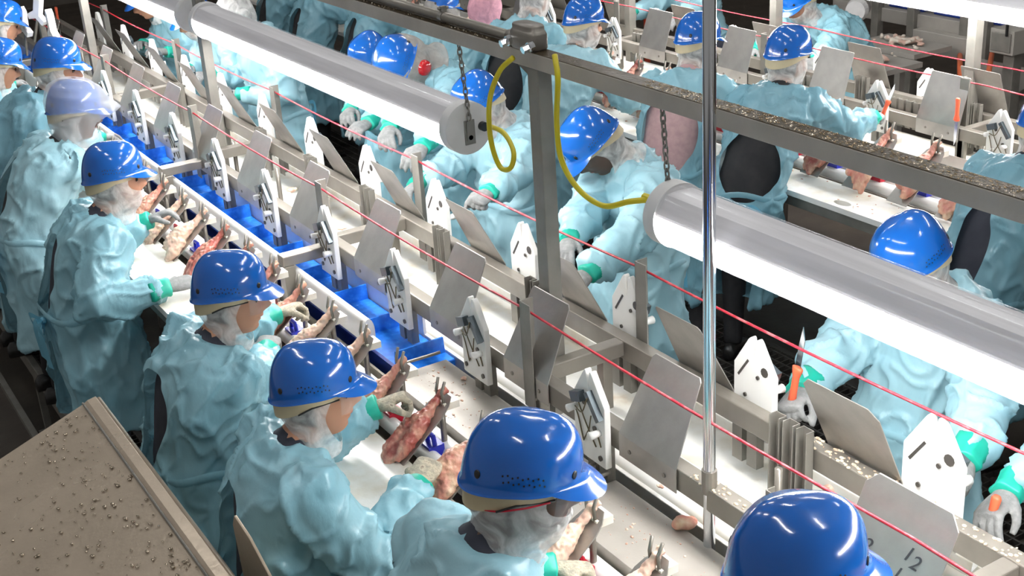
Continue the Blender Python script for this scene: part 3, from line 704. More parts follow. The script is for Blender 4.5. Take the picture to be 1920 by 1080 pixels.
def helmet_mesh():
    nu, nv = 56, 14; m = MB(); rings = []
    def rim(a):                                       # a = 0 at the front
        f = math.cos(a); z0 = .048 + .012 * max(0, f) - .030 * max(0, -f) ** 1.5 - .004
        return z0
    A, B_, ZT = .131, .110, .158
    def base(a, v):
        ph = v * PI / 2; r = math.cos(ph) ** .62; x = A * r * math.cos(a); y = B_ * r * math.sin(a); z0 = rim(a)
        z = z0 + (ZT - z0) * math.sin(ph) ** .95
        y2 = abs(y) / .034
        if v > .1: z += .008 * math.exp(-y2 ** 4) * min(1, (v - .1) * 4)
        return Vector((x - .004, y, z))
    ext = []
    for k, (e, dz) in enumerate(((1.0, -.026), (.62, -.016), (.3, -.006))):
        rg = []
        for u in range(nu):
            a = 2 * PI * u / nu; aa = abs(((a + PI) % (2 * PI)) - PI)
            fr = max(0, math.cos(min(aa * 1.45, PI / 2))) ** .8
            p = base(a, 0); d = Vector((math.cos(a), math.sin(a) * .8, 0))
            rg.append(p + d * (.054 * fr * e + .004 * e) + Vector((0, 0, dz * fr - .004 * e)))
        ext.append(rg)
    rings = ext + [[base(2 * PI * u / nu, v / nv * .985) for u in range(nu)] for v in range(nv + 1)]
    n = nu; v = [p for r in rings for p in r]; f = []
    for i in range(len(rings) - 1):
        for k in range(n): a = i * n + k; b = i * n + (k + 1) % n; f.append((a, b, b + n, a + n))
    f.append(tuple(range((len(rings) - 1) * n, len(rings) * n)))
    m.add(v, f); me = m.mesh('shell', BLUEH, True); return me
HELMET = helmet_mesh()
def dome_pt(a, z):
    """point on the helmet shell at azimuth a and height z"""
    f = math.cos(a); z0 = .048 + .012 * max(0, f) - .030 * max(0, -f) ** 1.5 - .004
    s = max(0, min(1, (z - z0) / (.158 - z0))) ** (1 / .95); r = math.cos(math.asin(s)) ** .62
    return Vector((.131 * r * math.cos(a) - .004, .110 * r * math.sin(a), z))
SCREWS = []
for a, z in ((.62, .074), (-.62, .074), (2.45, .062), (-2.45, .062)):
    p = dome_pt(a, z); d = Vector((math.cos(a), math.sin(a), .1)).normalized()
    SCREWS.append(MB().tube([p - d * .004, p + d * .0012, p + d * .002], [.0085, .0085, .005], 12).mesh('screw', BLACKP, True))
vm = MB()
for s in (1, -1):
    for i in range(9):
        for j in range(2):
            a = s * (1.25 + i * .085 + .03 * j); z = .066 + .012 * j + .003 * (i % 2); p = dome_pt(a, z); d = Vector((math.cos(a), math.sin(a), .1)).normalized(); vm.tube([p - d * .002, p + d * .0006], .0022, 6)
VENTS = vm.mesh('vent_holes', BLACKP)
def band_mesh():
    rings = []; nu = 40
    for z, s in ((.058, .985), (.046, .97), (.034, .955), (.022, .94)):
        rings.append([Vector((.127 * s * math.cos(a) - .004, .106 * s * math.sin(a), z + (.014 * math.cos(a) - .010 * (1 - z / .07) * 4 * max(0, -math.cos(a)) - .012 * max(0, -math.cos(a))))) for a in np.linspace(0, 2 * PI, nu, endpoint=False)])
    return MB().loft(rings, False).mesh('headband', BEIGE, True)
BAND = band_mesh()

def head_grid(prof, nu, fn=None, zlim=None):
    rings = []
    for (z, rx, ry, xo) in prof:
        rings.append([Vector((xo + rx * math.cos(2 * PI * u / nu), ry * math.sin(2 * PI * u / nu), z)) for u in range(nu)])
    return rings
def interp_prof(pts, n):
    zs = [p[0] for p in pts]; out = []
    for i in range(n):
        t = i / (n - 1) * (len(pts) - 1); k = min(int(t), len(pts) - 2); u = t - k; u = u * u * (3 - 2 * u) * .5 + u * .5
        out.append(tuple(pts[k][j] * (1 - u) + pts[k + 1][j] * u for j in range(4)))
    return out
HEADP = [(.125, .012, .012, -.005), (.118, .05, .042, -.005), (.10, .080, .062, -.004), (.065, .101, .074, -.002), (.02, .104, .077, 0), (-.03, .100, .073, .001), (-.065, .090, .066, .004), (-.095, .070, .056, .012), (-.118, .044, .040, .026), (-.128, .012, .012, .03)]
def head_mesh():
    nu = 48; pr = interp_prof(HEADP, 44); rings = head_grid(pr, nu); out = []
    for rg in rings:
        r2 = []
        for p in rg:
            q = p.copy(); fz = q.z
            if q.x > 0:
                y = q.y
                g = lambda cy, cz, sy, sz: math.exp(-((y - cy) / sy) ** 2 - ((fz - cz) / sz) ** 2)
                q.x += .026 * g(0, -.030, .011, .020) + .012 * g(0, -.005, .008, .022)          # nose
                q.x -= .014 * (g(.032, .005, .017, .012) + g(-.032, .005, .017, .012))          # eye sockets
                q.x += .007 * (g(.03, .028, .03, .009) + g(-.03, .028, .03, .009))              # brows
                q.x += .009 * g(0, -.066, .022, .008) + .006 * g(0, -.078, .018, .006)          # lips
                q.x -= .006 * g(0, -.071, .022, .0035)
                q.x += .010 * g(0, -.108, .024, .014)                                           # chin
                q.x += .006 * (g(.045, -.028, .02, .02) + g(-.045, -.028, .02, .02))            # cheeks
            r2.append(q)
        out.append(r2)
    m = MB().loft(out)
    for s in (1, -1): m.tube([(.082, s * .032, .004), (.0905, s * .032, .004)], [.012, .006], 8)
    me = m.mesh('head', None, True); return me
HEAD = head_mesh()
HOODP = [(.07, .110, .086, -.004), (.035, .116, .092, -.004), (-.01, .118, .093, -.003), (-.05, .112, .089, -.002), (-.085, .099, .081, .002), (-.112, .096, .082, -.004), (-.135, .090, .084, -.016), (-.158, .092, .092, -.026), (-.178, .100, .102, -.034)]
def hood_mesh(m_, seed, face=(.055, -.082, .95), puff=1.0):
    nu = 56; pr = interp_prof(HOODP, 34); rings = head_grid(pr, nu); V_ = []; F_ = []
    for i, rg in enumerate(rings):
        for k, p in enumerate(rg):
            c = Vector((pr[i][3], 0, p.z)); d = (p - c)
            w_ = .004 * mnoise.noise(Vector((p.x * 16 + seed, p.y * 16, p.z * 16))) + .0035 * (.5 - abs(mnoise.noise(Vector((p.x * 30 + seed, p.y * 30, p.z * 14)))))
            V_.append(c + d * puff + d.normalized() * w_)
    zt, zb, am = face
    zm = (zt + zb) / 2; zh = (zt - zb) / 2
    for i in range(len(rings) - 1):
        for k in range(nu):
            a = 2 * PI * (k + .5) / nu; a = (a + PI) % (2 * PI) - PI; z = (rings[i][0].z + rings[i + 1][0].z) / 2
            if zh > 0 and (a / am) ** 2 + ((z - zm) / zh) ** 2 < 1: continue
            b = (k + 1) % nu; F_.append((i * nu + k, i * nu + b, (i + 1) * nu + b, (i + 1) * nu + k))
    me = MB().add(V_, F_).mesh('hair_net', m_, True)
    bm = bmesh.new(); bm.from_mesh(me); bmesh.ops.delete(bm, geom=[v for v in bm.verts if not v.link_faces], context='VERTS'); smooth_boundary(bm, 14); bm.to_mesh(me); bm.free(); return me
HOODS = {}
def hood(m_, kind):
    key = (m_.name, kind)
    if key not in HOODS:
        HOODS[key] = hood_mesh(m_, len(HOODS) * 3.3, {'open': (.07, -.150, 1.42), 'mask': (.06, -.050, 1.25), 'full': (0, 0, 1)}[kind], {'open': 1.0, 'mask': 1.03, 'full': 1.18 if m_ is NETG else 1.05}[kind])
    return HOODS[key]
def over_net_mesh():
    nu = 48; pr = interp_prof([(.174, .01, .01, -.004), (.168, .07, .055, -.004), (.14, .115, .092, -.002), (.10, .138, .116, .004), (.05, .146, .117, .008), (0, .130, .108, .006), (-.05, .118, .098, .002), (-.10, .104, .088, .0), (-.14, .086, .08, -.014), (-.17, .078, .08, -.03)], 40)
    V_ = []; F_ = []
    for i, (z, rx, ry, xo) in enumerate(pr):
        for k in range(nu):
            a = 2 * PI * k / nu; x = xo + rx * math.cos(a) + (.052 * max(0, math.cos(a)) ** 3 * math.exp(-((z - .045) / .035) ** 2)); y = ry * math.sin(a)
            w_ = 1 + .04 * mnoise.noise(Vector((x * 20, y * 20, z * 20 + 5)))
            V_.append(Vector((x * w_, y * w_, z)))
    for i in range(len(pr) - 1):
        for k in range(nu):
            a = 2 * PI * (k + .5) / nu; a = (a + PI) % (2 * PI) - PI; z = (pr[i][0] + pr[i + 1][0]) / 2
            if (a / .75) ** 2 + ((z + .03) / .05) ** 2 < 1: continue
            b = (k + 1) % nu; F_.append((i * nu + k, i * nu + b, (i + 1) * nu + b, (i + 1) * nu + k))
    return MB().add(V_, F_).mesh('outer_hair_net', NETO, True)
OVERNET = over_net_mesh()
gm = MB()
rings = []
for z in (.028, .012, -.010, -.030):
    rings.append([Vector((.116 * math.cos(a) + .016, .094 * math.sin(a), z - .004 * abs(math.sin(a)))) for a in np.linspace(-1.15, 1.15, 20)])
GL_LENS = gm.loft(rings, False, False).mesh('lens', GLASSY, True)
GL_FRAME = MB().tube([(.116 * math.cos(a) + .016, .094 * math.sin(a), .028) for a in np.linspace(-1.2, 1.2, 20)], .0028, 6).mesh('brow_bar', mat('clear_frame', (.75, .75, .75), .3))
GL_TEMPLE = [MB().tube([(.06, s * .086, .018), (-.02, s * .100, .006), (-.06, s * .100, -.012)], .0025, 6).mesh('temple', BLACKP) for s in (1, -1)]

def hand_mesh(curl, spread, m_):
    """left hand: wrist at the origin, fingers along +x, palm down, thumb on the -y side"""
    m = MB(); rings = []
    for x, wy, wz in ((-.035, .030, .022), (0, .031, .021), (.03, .040, .019), (.065, .045, .017), (.092, .042, .014), (.10, .034, .009)):
        rings.append([Vector((x, wy * math.cos(a), wz * math.sin(a))) for a in np.linspace(0, 2 * PI, 16, endpoint=False)])
    m.loft(rings)
    for i, (y, L_) in enumerate(((-.031, .070), (-.011, .078), (.010, .073), (.030, .058))):
        p = Vector((.082, y, 0)); ang = -.12; yaw = y * spread; pts = [p.copy()]
        for seg, cf in ((.45, 1.0), (.32, 1.15), (.27, .8)):
            ang -= curl * cf * (1 + .12 * i); d = Vector((math.cos(ang) * math.cos(yaw), math.sin(yaw), math.sin(ang))); p = p + d * L_ * seg; pts.append(p.copy())
        m.tube([Vector((.06, y * .9, 0))] + pts, [.011, .0112, .0105, .0098, .0075], 10)
    th = [Vector((.012, -.022, -.004)), Vector((.042, -.048, -.012)), Vector((.068, -.056, -.026 - .02 * curl)), Vector((.090, -.050, -.040 - .03 * curl))]
    m.tube(th, [.016, .0145, .012, .0085], 10)
    me = remesh(m, .0048, 3); me.shade_smooth(); me.materials.append(m_); return me
def mirror_mesh(me, name):
    c = me.copy(); c.name = name
    n = len(c.vertices); co = np.empty(n * 3, np.float32); c.vertices.foreach_get('co', co); co = co.reshape(-1, 3); co[:, 1] *= -1; c.vertices.foreach_set('co', co.ravel()); c.flip_normals(); c.update(); return c
HANDS = {}
for nm_, cu_, m_ in (('curl', .42, GLOVE), ('grip', .95, GLOVE), ('flat', .16, GLOVE), ('dirty', .75, GLOVED)):
    l = hand_mesh(cu_, 3.5, m_); HANDS[nm_, 1] = l; HANDS[nm_, -1] = mirror_mesh(l, 'hand')
CUFF = MB()
rr = []
for x, r in ((-.085, .050), (-.07, .054), (-.045, .050), (-.02, .044), (0, .047), (.006, .042)):
    rr.append([Vector((x, r * (1 + .07 * math.sin(5 * a + x * 60)) * math.cos(a), r * .85 * (1 + .07 * math.cos(4 * a)) * math.sin(a))) for a in np.linspace(0, 2 * PI, 28, endpoint=False)])
CUFF = CUFF.loft(rr).mesh('glove_cuff', GREENC, True)
SHOE = MB()
rr = []
for x, wy, zt in ((-.09, .030, .06), (-.07, .038, .085), (-.01, .040, .085), (.05, .045, .06), (.12, .048, .045), (.165, .040, .035), (.18, .02, .02)):
    rr.append([Vector((x, wy * math.cos(a), max(0, zt * .5 + zt * .55 * math.sin(a)))) for a in np.linspace(0, 2 * PI, 16, endpoint=False)])
SHOE = SHOE.loft(rr).mesh('shoe', BLACKP, True)
def earmuff():
    m = MB()
    m.tube([(0, .09, .0), (0, .105, 0), (0, .118, 0), (0, .124, 0)], [.036, .040, .036, .02], 18)
    return m.mesh('ear_muff', REDM, True)
EARM = earmuff(); EARMR = mirror_mesh(EARM, 'ear_muff')

# ------------------------------------------------------------------ the worker builder
def ring_at(c, f, lat, rx, ry, n=26, e=2.25):
    out = []
    for k in range(n):
        a = 2 * PI * k / n; ca, sa = math.cos(a), math.sin(a)
        out.append(c + f * (rx * math.copysign(abs(ca) ** (2 / e), ca)) + lat * (ry * math.copysign(abs(sa) ** (2 / e), sa)))
    return out
def ik(A, T, a, b, pole):
    d = T - A; L_ = min(d.length, (a + b) * .985); u = d.normalized(); T2 = A + u * L_
    x = (a * a - b * b + L_ * L_) / (2 * L_); h = math.sqrt(max(0, a * a - x * x))
    p = (pole - u * pole.dot(u)).normalized()
    return A + u * x + p * h, T2
def worker(label, foot, heading, helm, hands, pitch=25, yaw=0, roll=0, gown=GOWN, inner=NAVY, skin=SKIN1, cap='helmet', net='open', netm=NET, glasses=False,
           hand_kind=('curl', 'curl'), open_w=.075, open_low=.12, seed=0, voxel=.015, hem=.36, size=1.0, tie=True, cuffs=True, wide=1.0, open_top=.80, group=None):
    """foot: world (x, y, z); helm: world helmet centre; hands: world targets (left, right)"""
    th = math.radians(heading)
    t = empty('person', foot, th); tag(t, label, 'person', group)
    Mi = (Matrix.Translation(foot) @ Matrix.Rotation(th, 4, 'Z')).inverted()
    loc = lambda p: Mi @ Vector(p)
    Rh = Matrix.Rotation(math.radians(yaw), 3, 'Z') @ Matrix.Rotation(math.radians(pitch), 3, 'Y') @ Matrix.Rotation(math.radians(roll), 3, 'X')
    hc = loc(helm) - Rh @ Vector((0, 0, .085)) * size
    nb = hc + Rh @ Vector((-.03, 0, -.108)) * size + Vector((-.03, 0, -.018))
    S = nb + Vector((-.035, 0, -.045))
    lat = Vector((0, 1, 0))
    pz = .86 * size
    P = Vector((min(0, S.x * .1) + .0, S.y * .5, pz))
    C = P * .5 + Vector((S.x * .55 - .03, S.y, pz + (S.z - pz) * .75)) * .5 + Vector((0, 0, .06))
    def spine(u): return P * (1 - u) ** 2 + C * 2 * u * (1 - u) + S * u * u
    def stan(u): return ((C - P) * (1 - u) + (S - C) * u).normalized()
    def rings(inf, low):
        rg = []
        if low:
            for z, rx, ry in ((hem, .205, .255), (hem + .12, .195, .245), (.62, .180, .228), (.76, .170, .215)):
                c = Vector((P.x * (z / pz) + .02, P.y * (z / pz), z)); rg.append(ring_at(c, Vector((1, 0, 0)), lat, (rx + inf) * wide, (ry + inf) * wide))
        for u, rx, ry in ((0, .162, .200), (.2, .150, .182), (.42, .150, .182), (.62, .152, .196), (.8, .142, .205), (.92, .120, .196), (1.0, .095, .150)):
            tn = stan(u); f = lat.cross(tn); rg.append(ring_at(spine(u), f, lat, (rx + inf) * (wide if u < .7 else 1), (ry + inf) * (wide if u < .7 else 1)))
        rg.append(ring_at(nb + Vector((-.012, 0, .0)), Vector((1, 0, -.3)).normalized(), lat, .078 + inf, .088 + inf))
        return rg
    arms = []
    for s, T in zip((1, -1), hands):
        f = lat.cross(stan(.9)); A = spine(.9) + Vector((0, s * .175, 0)) + stan(.9) * .01
        T = loc(T); el, wr = ik(A, T, .30 * size, .36 * size, Vector((-.25, s * .55, -.75)))
        d = (wr - el).normalized(); arms.append((s, A, el, wr - d * .085, d))
    # gown
    m = MB(); m.loft(rings(.018, True))
    for s, A, el, wr, d in arms:
        m.tube([A + Vector((0, -s * .07, -.01)), A, A.lerp(el, .5), el, el.lerp(wr, .35), el.lerp(wr, .8), wr], [.085, .098, .094, .084, .080, .064, .050], 16)
    me = remesh(m, voxel, 3)
    so = Vector((seed * 7.7, seed * 3.1, seed))
    def wr_fn(p):
        q = p + so
        a = mnoise.noise(Vector((q.x * 7, q.y * 7, q.z * 4.5)))
        R = lambda n_, k_: max(0.0, 1 - abs(n_) * k_) ** 2
        w1 = Vector((q.x * 5.2 + a * .8, q.y * 5.2, q.z * 4.2 - a)); w2 = Vector((q.x * 9 - q.z * 3 + a, q.y * 9 + 11, q.z * 7 + a))
        b = R(mnoise.noise(w1), 4.0); c = R(mnoise.noise(w2), 3.6)
        sk = max(0, min(1, (.95 - p.z) / .25)); v_ = R(mnoise.noise(Vector((q.x * 11, q.y * 11, q.z * 1.6))), 3.0)
        return .016 * a + (.020 * b + .012 * c) * (1 - .5 * sk) + .022 * v_ * sk - .004
    displace(me, wr_fn)
    bm = bmesh.new(); bm.from_mesh(me); kill = []
    if open_w > 0:
        us = [i / 40 for i in range(41)]; sp = [spine(u) for u in us]; tn = [stan(u) for u in us]
        for f in bm.faces:
            c = f.calc_center_median()
            if c.z < pz - .02:
                back = c.x < P.x * (c.z / pz) - .02; w_ = open_low * min(1, (pz - .06 - c.z) / .28) if c.z < pz - .06 else 0; yy = c.y - P.y * (c.z / pz)
                if back and abs(yy + .02) < w_: kill.append(f)
            else:
                k = min(range(41), key=lambda i: (sp[i] - c).length_squared); u = us[k]
                fw = lat.cross(tn[k]); off = (c - sp[k]).dot(fw); y = c.y - sp[k].y
                if off < -.05 and u < open_top:
                    w_ = open_w * math.sin(PI * min(1, max(0, (u - .02)) / (open_top))) ** .55 if u > .02 else 0
                    if abs(y) < w_: kill.append(f)
        bmesh.ops.delete(bm, geom=kill, context='FACES'); smooth_boundary(bm)
    bm.to_mesh(me); bm.free(); me.name = 'gown'; me.materials.append(gown); me.shade_smooth()
    obj('gown', me, t)
    # body under the gown, one mesh with the head
    m = MB(); m.loft(rings(-.012, False))
    for s, A, el, wr, d in arms: m.tube([A, el, wr], [.060, .048, .034], 12)
    for s in (1, -1):
        m.tube([Vector((P.x, s * .085, pz)), Vector((P.x * .5 + .03, s * .095, .46)), Vector((-.02, s * .10, .07))], [.10, .070, .052], 14)
    m.tube([S, nb, hc + Rh @ Vector((0, 0, -.05))], [.07, .058, .055], 14)
    me = remesh(m, .018, 3); me.shade_smooth()
    bm = bmesh.new(); bm.from_mesh(me)
    for f in bm.faces:
        f.material_index = 1 if (f.calc_center_median() - nb).dot((hc - nb).normalized()) > .012 and (f.calc_center_median() - nb).length < .16 else 0
    h = bmesh.new(); h.from_mesh(HEAD)
    MH = Matrix.Translation(hc) @ Rh.to_4x4() @ Matrix.Scale(size, 4)
    off = {}
    for v in h.verts: off[v] = bm.verts.new(MH @ v.co)
    for f in h.faces:
        try: nf = bm.faces.new([off[v] for v in f.verts])
        except ValueError: continue
        c = f.calc_center_median(); nf.smooth = True
        nf.material_index = 3 if (abs(abs(c.y) - .032) < .012 and abs(c.z - .004) < .008 and c.x > .084) else (2 if (c.z > .045 or (c.x < -.01 and c.z > -.07)) else (4 if c.x > .095 and abs(c.z + .071) < .010 and abs(c.y) < .022 else 1))
    h.free(); bm.to_mesh(me); bm.free(); me.name = 'body'
    for q in (inner, skin, HAIR, EYEM, LIPM): me.materials.append(q)
    obj('body', me, t)
    # head gear
    if net: obj('hair_net', hood(netm, net), t, M=MH)
    if cap in ('helmet', 'netted'):
        hm = obj('helmet', HELMET, t, M=MH @ Matrix.Translation((-.004, 0, -.014)) @ Matrix.Diagonal((.985, 1.0, 1.12, 1)))
        obj('headband', BAND, hm); obj('vent_holes', VENTS, hm)['kind'] = 'stuff'
        for sm in SCREWS: obj('screw', sm, hm)
        if cap == 'netted': obj('outer_hair_net', OVERNET, t, M=MH @ Matrix.Translation((0, 0, -.004)) @ Matrix.Diagonal((1.06, 1.07, 1.06, 1)))
    if cap == 'bare': obj('hair_cap', CAPNET if netm is NET else hood_cap(netm), t, M=MH)
    if glasses:
        g = obj('safety_glasses', GL_FRAME, t, M=MH); obj('lens', GL_LENS, g)
        for q in GL_TEMPLE: obj('temple', q, g)
    # gloves
    for (s, A, el, wr, d), hk in zip(arms, hand_kind):
        dx = (d + Vector((0, -s * .12, -.10))).normalized(); z = Vector((0, s * .35, 1)); y = z.cross(dx).normalized(); z = dx.cross(y)
        M = Matrix((dx, y, z)).transposed().to_4x4(); M.translation = wr + d * .03
        if hk:
            g = obj('glove', HANDS[hk, s], t, M=M @ Matrix.Scale(size * 1.04, 4))
            if cuffs: obj('glove_cuff', CUFF, t, M=M)
    for s in (1, -1): obj('shoe', SHOE, t, loc=(-.02, s * .10, 0), rot=(0, 0, s * .12))
    # waist tie: knot, two loops, two tails at the back
    if tie:
        c = spine(.10) + Vector((-.165 * wide - .02, -.03, -.02)); r_ = random.Random(seed + 5)
        def ribbon(pts, wd):
            pts = bez(pts, 18); V_ = []; F_ = []
            for i, p in enumerate(pts):
                d_ = (pts[min(i + 1, len(pts) - 1)] - pts[max(i - 1, 0)]).normalized(); sd = d_.cross(Vector((1, .2, 0))).normalized()
                wv = wd * (.35 + .65 * math.sin(PI * min(1, (i + 1) / len(pts) * 1.3) * .6)); V_ += [p + sd * wv, p - sd * wv]
            for i in range(len(pts) - 1): F_.append((2 * i, 2 * i + 1, 2 * i + 3, 2 * i + 2))
            return MB().add(V_, F_).mesh('tie', TIEM, True)
        u = .07; rg_ = ring_at(spine(u), lat.cross(stan(u)), lat, (.158 + .026) * wide, (.193 + .026) * wide, 40); rg_ = [p + Vector((0, 0, .012 * math.sin(i * .7))) for i, p in enumerate(rg_)]
        upv = Vector((0, 0, .016))
        obj('waist_sash', MB().loft([[p - upv for p in rg_], [p * 1.0 + (p - spine(u)).normalized() * .008 for p in rg_], [p + upv for p in rg_]], False).mesh('waist_sash', gown, True), t)
        o_ = obj('tie', MB().ball(c, .016, .02, .016, 10, 6).mesh('tie', TIEM, True), t)
        for s in (1, -1):
            L_ = r_.uniform(.14, .24)
            obj('tie_tail', ribbon([c, c + Vector((-.03, s * .04, -.04)), c + Vector((-.02, s * (.05 + .03 * r_.random()), -L_))], .028), o_)
            obj('tie_loop', ribbon([c, c + Vector((-.04, s * .05, .02)), c + Vector((-.03, s * .09, -.03)), c + Vector((-.02, s * .05, -.05)), c], .016), o_)
    return t, hc, Rh, MH
def hood_cap(m_):
    pr = interp_prof([(.150, .008, .008, -.01), (.144, .06, .05, -.01), (.12, .095, .078, -.008), (.085, .112, .09, -.005), (.05, .118, .094, -.004), (.03, .112, .090, -.004)], 16)
    rg = head_grid(pr, 40)
    for r_ in rg:
        for p in r_: p += p.normalized() * .004 * mnoise.noise(p * 30)
    return MB().loft(rg, False).mesh('hair_cap', m_, True)
CAPNET = hood_cap(NET)

# ------------------------------------------------------------------ workers at the belt line (facing the belt)
Pz = atz
def near(label, hpx, hz, fx, hands, **kw):
    h = Pz(hpx[0], hpx[1], hz)
    hd = [Pz(*q) for q in hands]
    return worker(label, (fx, h.y + kw.pop('dy', 0), 0), kw.pop('heading', 0), h, hd, **kw)
near('worker in blue helmet bent low at the belt end, sleeve reaching a red leg', (590, 690), 1.45, 1.02, [(735, 745, 1.12), (800, 880, 1.06)], pitch=3, yaw=-14, glasses=True, seed=1, voxel=.0095, hand_kind=('dirty', 'dirty'), size=.96, open_w=.11, heading=-6)
tW1, hcW1, RhW1, MHW1 = near('worker in blue helmet and red cord glasses beside the steel tray', (990, 842), 1.66, 1.03, [(1075, 1060, 1.10), (1050, 1150, 1.05)], pitch=10, yaw=-22, glasses=True, skin=SKIN2, seed=2, voxel=.0095, hand_kind=('dirty', 'curl'), net='mask', gown=GOWN2, heading=-8)
obj('glasses_cord', MB().tube(bez([(.05, -.095, .018), (-.01, -.108, .005), (-.07, -.085, -.02), (-.115, -.03, -.035), (-.118, .03, -.035)], 24), .0022, 6).mesh('glasses_cord', CLIPR, True), tW1, M=MHW1)
near('worker seen only by blue helmet top beside the marked plate', (1505, 1012), 1.70, 1.06, [(1600, 1180, 1.1), (1500, 1220, 1.1)], pitch=6, yaw=-16, seed=3, gown=GOWN)
near('worker in blue helmet with gown knotted behind, arm at the white table', (432, 515), 1.46, 1.03, [(540, 575, 1.08), (505, 640, 1.04)], pitch=5, yaw=-24, glasses=True, seed=4, voxel=.0095, hand_kind=('dirty', 'curl'), size=.97, open_w=.11)
near('worker in glossy blue helmet, long sleeve out to the legs', (212, 302), 1.48, 1.05, [(300, 400, 1.12), (340, 530, 1.02)], pitch=4, yaw=-10, seed=5, voxel=.0105, net='mask', size=.99, open_w=.10)
near('worker with white net drawn over the blue helmet', (140, 182), 1.52, 1.07, [(215, 250, 1.1), (200, 285, 1.08)], pitch=10, yaw=-14, seed=6, voxel=.012, cap='netted', net='open', skin=SKIN2, inner=BLACKC, gown=GOWN2, glasses=True)
near('worker in blue helmet with face net and dark collar behind netted one', (108, 100), 1.60, 1.04, [(190, 165, 1.1), (170, 180, 1.08)], pitch=10, yaw=-24, seed=7, net='mask', gown=GOWN3, inner=BLACKC, wide=1.05)
near('worker at the walkway with tilted blue brim beyond the netted helmet', (2, 98), 1.50, 1.04, [(80, 135, 1.1), (60, 140, 1.08)], pitch=20, seed=8, inner=BLACKC)
near('worker in dark blue helmet at the far end of the belt', (8, 22), 1.52, 1.07, [(60, 60, 1.1), (50, 65, 1.08)], pitch=20, seed=9, net='open')

# ------------------------------------------------------------------ middle workers (facing the lamps)
def mid(label, hpx, hz, fx, hands, **kw):
    h = Pz(hpx[0], hpx[1], hz); hd = [Vector(q) for q in hands]
    return worker(label, (fx, h.y + kw.pop('dy', 0), 0), kw.pop('heading', 180), h, hd, **kw)
mid('worker in blue helmet under the lamp gripping an orange knife', (1697, 458), 1.54, 2.98, [atx(1795, 925, 2.50), atx(1484, 748, 2.47)], pitch=26, seed=11, voxel=.0105, hand_kind=('grip', 'grip'), open_w=.05, gown=GOWN2)
mid('worker bending face down behind the square post', (1090, 250), 1.50, 3.20, [atx(1060, 560, 2.50), atx(1030, 520, 2.5)], pitch=46, yaw=-12, seed=12, voxel=.0115, skin=SKIN2, inner=CREAMC, hand_kind=('curl', 'flat'), open_w=.05, gown=GOWN2)
mid('worker in blue helmet behind the lamp end cap', (885, 172), 1.47, 3.18, [atx(880, 400, 2.55), atx(765, 355, 2.6)], pitch=30, seed=13, voxel=.0115, hand_kind=('grip', 'curl'), open_w=.06, gown=GOWN2, net='mask')
tM4, hcM4, RhM4, MHM4 = mid('worker in grey hood with red ear muffs and tilted helmet', (732, 112), 1.50, 3.36, [atx(760, 330, 2.6), atx(700, 290, 2.6)], pitch=66, yaw=8, seed=14, netm=NETG, net='full', hand_kind=('curl', 'curl'), open_w=.06, size=1.08)
for q in (EARM, EARMR): obj('ear_muff', q, tM4, M=MHM4 @ Matrix.Translation((-.005, 0, -.045)))
mid('worker in blue helmet with beige band beside the ear muff wearer', (685, 92), 1.42, 3.30, [atx(640, 265, 2.6), atx(610, 250, 2.6)], pitch=26, yaw=12, seed=15, net='mask', hand_kind=('curl', 'curl'), gown=GOWN)
mid('worker with white hair net and blue collar under the far lamp', (432, 10), 1.60, 2.95, [atx(430, 175, 2.6), atx(400, 160, 2.6)], pitch=20, seed=16, cap='bare', net='mask', gown=GOWN2)
mid('worker with green cuffs near the second square post', (350, 12), 1.50, 2.9, [atx(385, 140, 2.55), atx(345, 125, 2.55)], pitch=25, seed=17, net='mask', gown=GOWN2, dy=-.05)
mid('worker in pale blue gown at the farthest hanging lamp', (262, -20), 1.50, 2.95, [atx(300, 95, 2.6), atx(260, 80, 2.6)], pitch=25, seed=18, gown=GOWN)
worker('worker with soiled grey glove and green cuff pointing a knife down', (3.05, 1.62, 0), 180, (2.92, 1.62, 1.60), [Vector((2.6, 1.2, 1.1)), atx(1862, 945, 2.52)], pitch=25, seed=19, voxel=.011, hand_kind=('curl', 'curl'), gown=GOWN2)

# ------------------------------------------------------------------ workers at the rear line (backs to the lamps)
def rear(label, hpx, hx, fx, hands, **kw):
    h = atx(hpx[0], hpx[1], hx)
    hd = [Vector((q[0], h.y + q[1], q[2])) if len(q) == 3 and not isinstance(q, Vector) else q for q in hands]
    return worker(label, (fx, h.y + kw.pop('dy', 0), -.25), kw.pop('heading', 0), h, hd, **kw)
HB = [(5.12, .22, .86), (5.14, -.22, .86)]
rear('worker in blue helmet, back slit showing black, glove on a sharpener', (1482, 78), 4.85, 4.34, [(5.2, .3, .9), atx(1645, 215, 5.42)], pitch=8, yaw=-34, heading=38, seed=21, voxel=.012, inner=BLACKC, open_w=.16, open_low=.13, gown=GOWN3, hand_kind=('curl', 'grip'), net='mask', open_top=.60, size=1.05)
rear('worker with pink shirt showing through the open gown back', (1312, 52), 4.70, 4.34, HB, pitch=8, yaw=-40, heading=36, seed=22, inner=PINKC, open_w=.16, open_low=.12, gown=GOWN, net='mask', size=1.05, open_top=.86)
rear('worker in blue helmet and puffed pale gown leaning over the rear table', (1097, 20), 4.68, 4.30, HB, pitch=8, yaw=-30, heading=25, seed=23, gown=GOWN2, net='mask', open_w=.0, inner=BROWNC, wide=1.08, size=1.05)
rear('worker bent forward with a wide black gap in the gown back', (1008, -25), 4.72, 4.26, HB, pitch=30, heading=30, seed=24, inner=BLACKC, open_w=.15, open_low=.11, gown=GOWN, cap='bare', net='full')
rear('worker with pink hood over the neck', (912, -6), 4.60, 4.26, HB, pitch=12, seed=25, gown=GOWN, net='full', netm=NETP, cap='bare', open_w=.0)
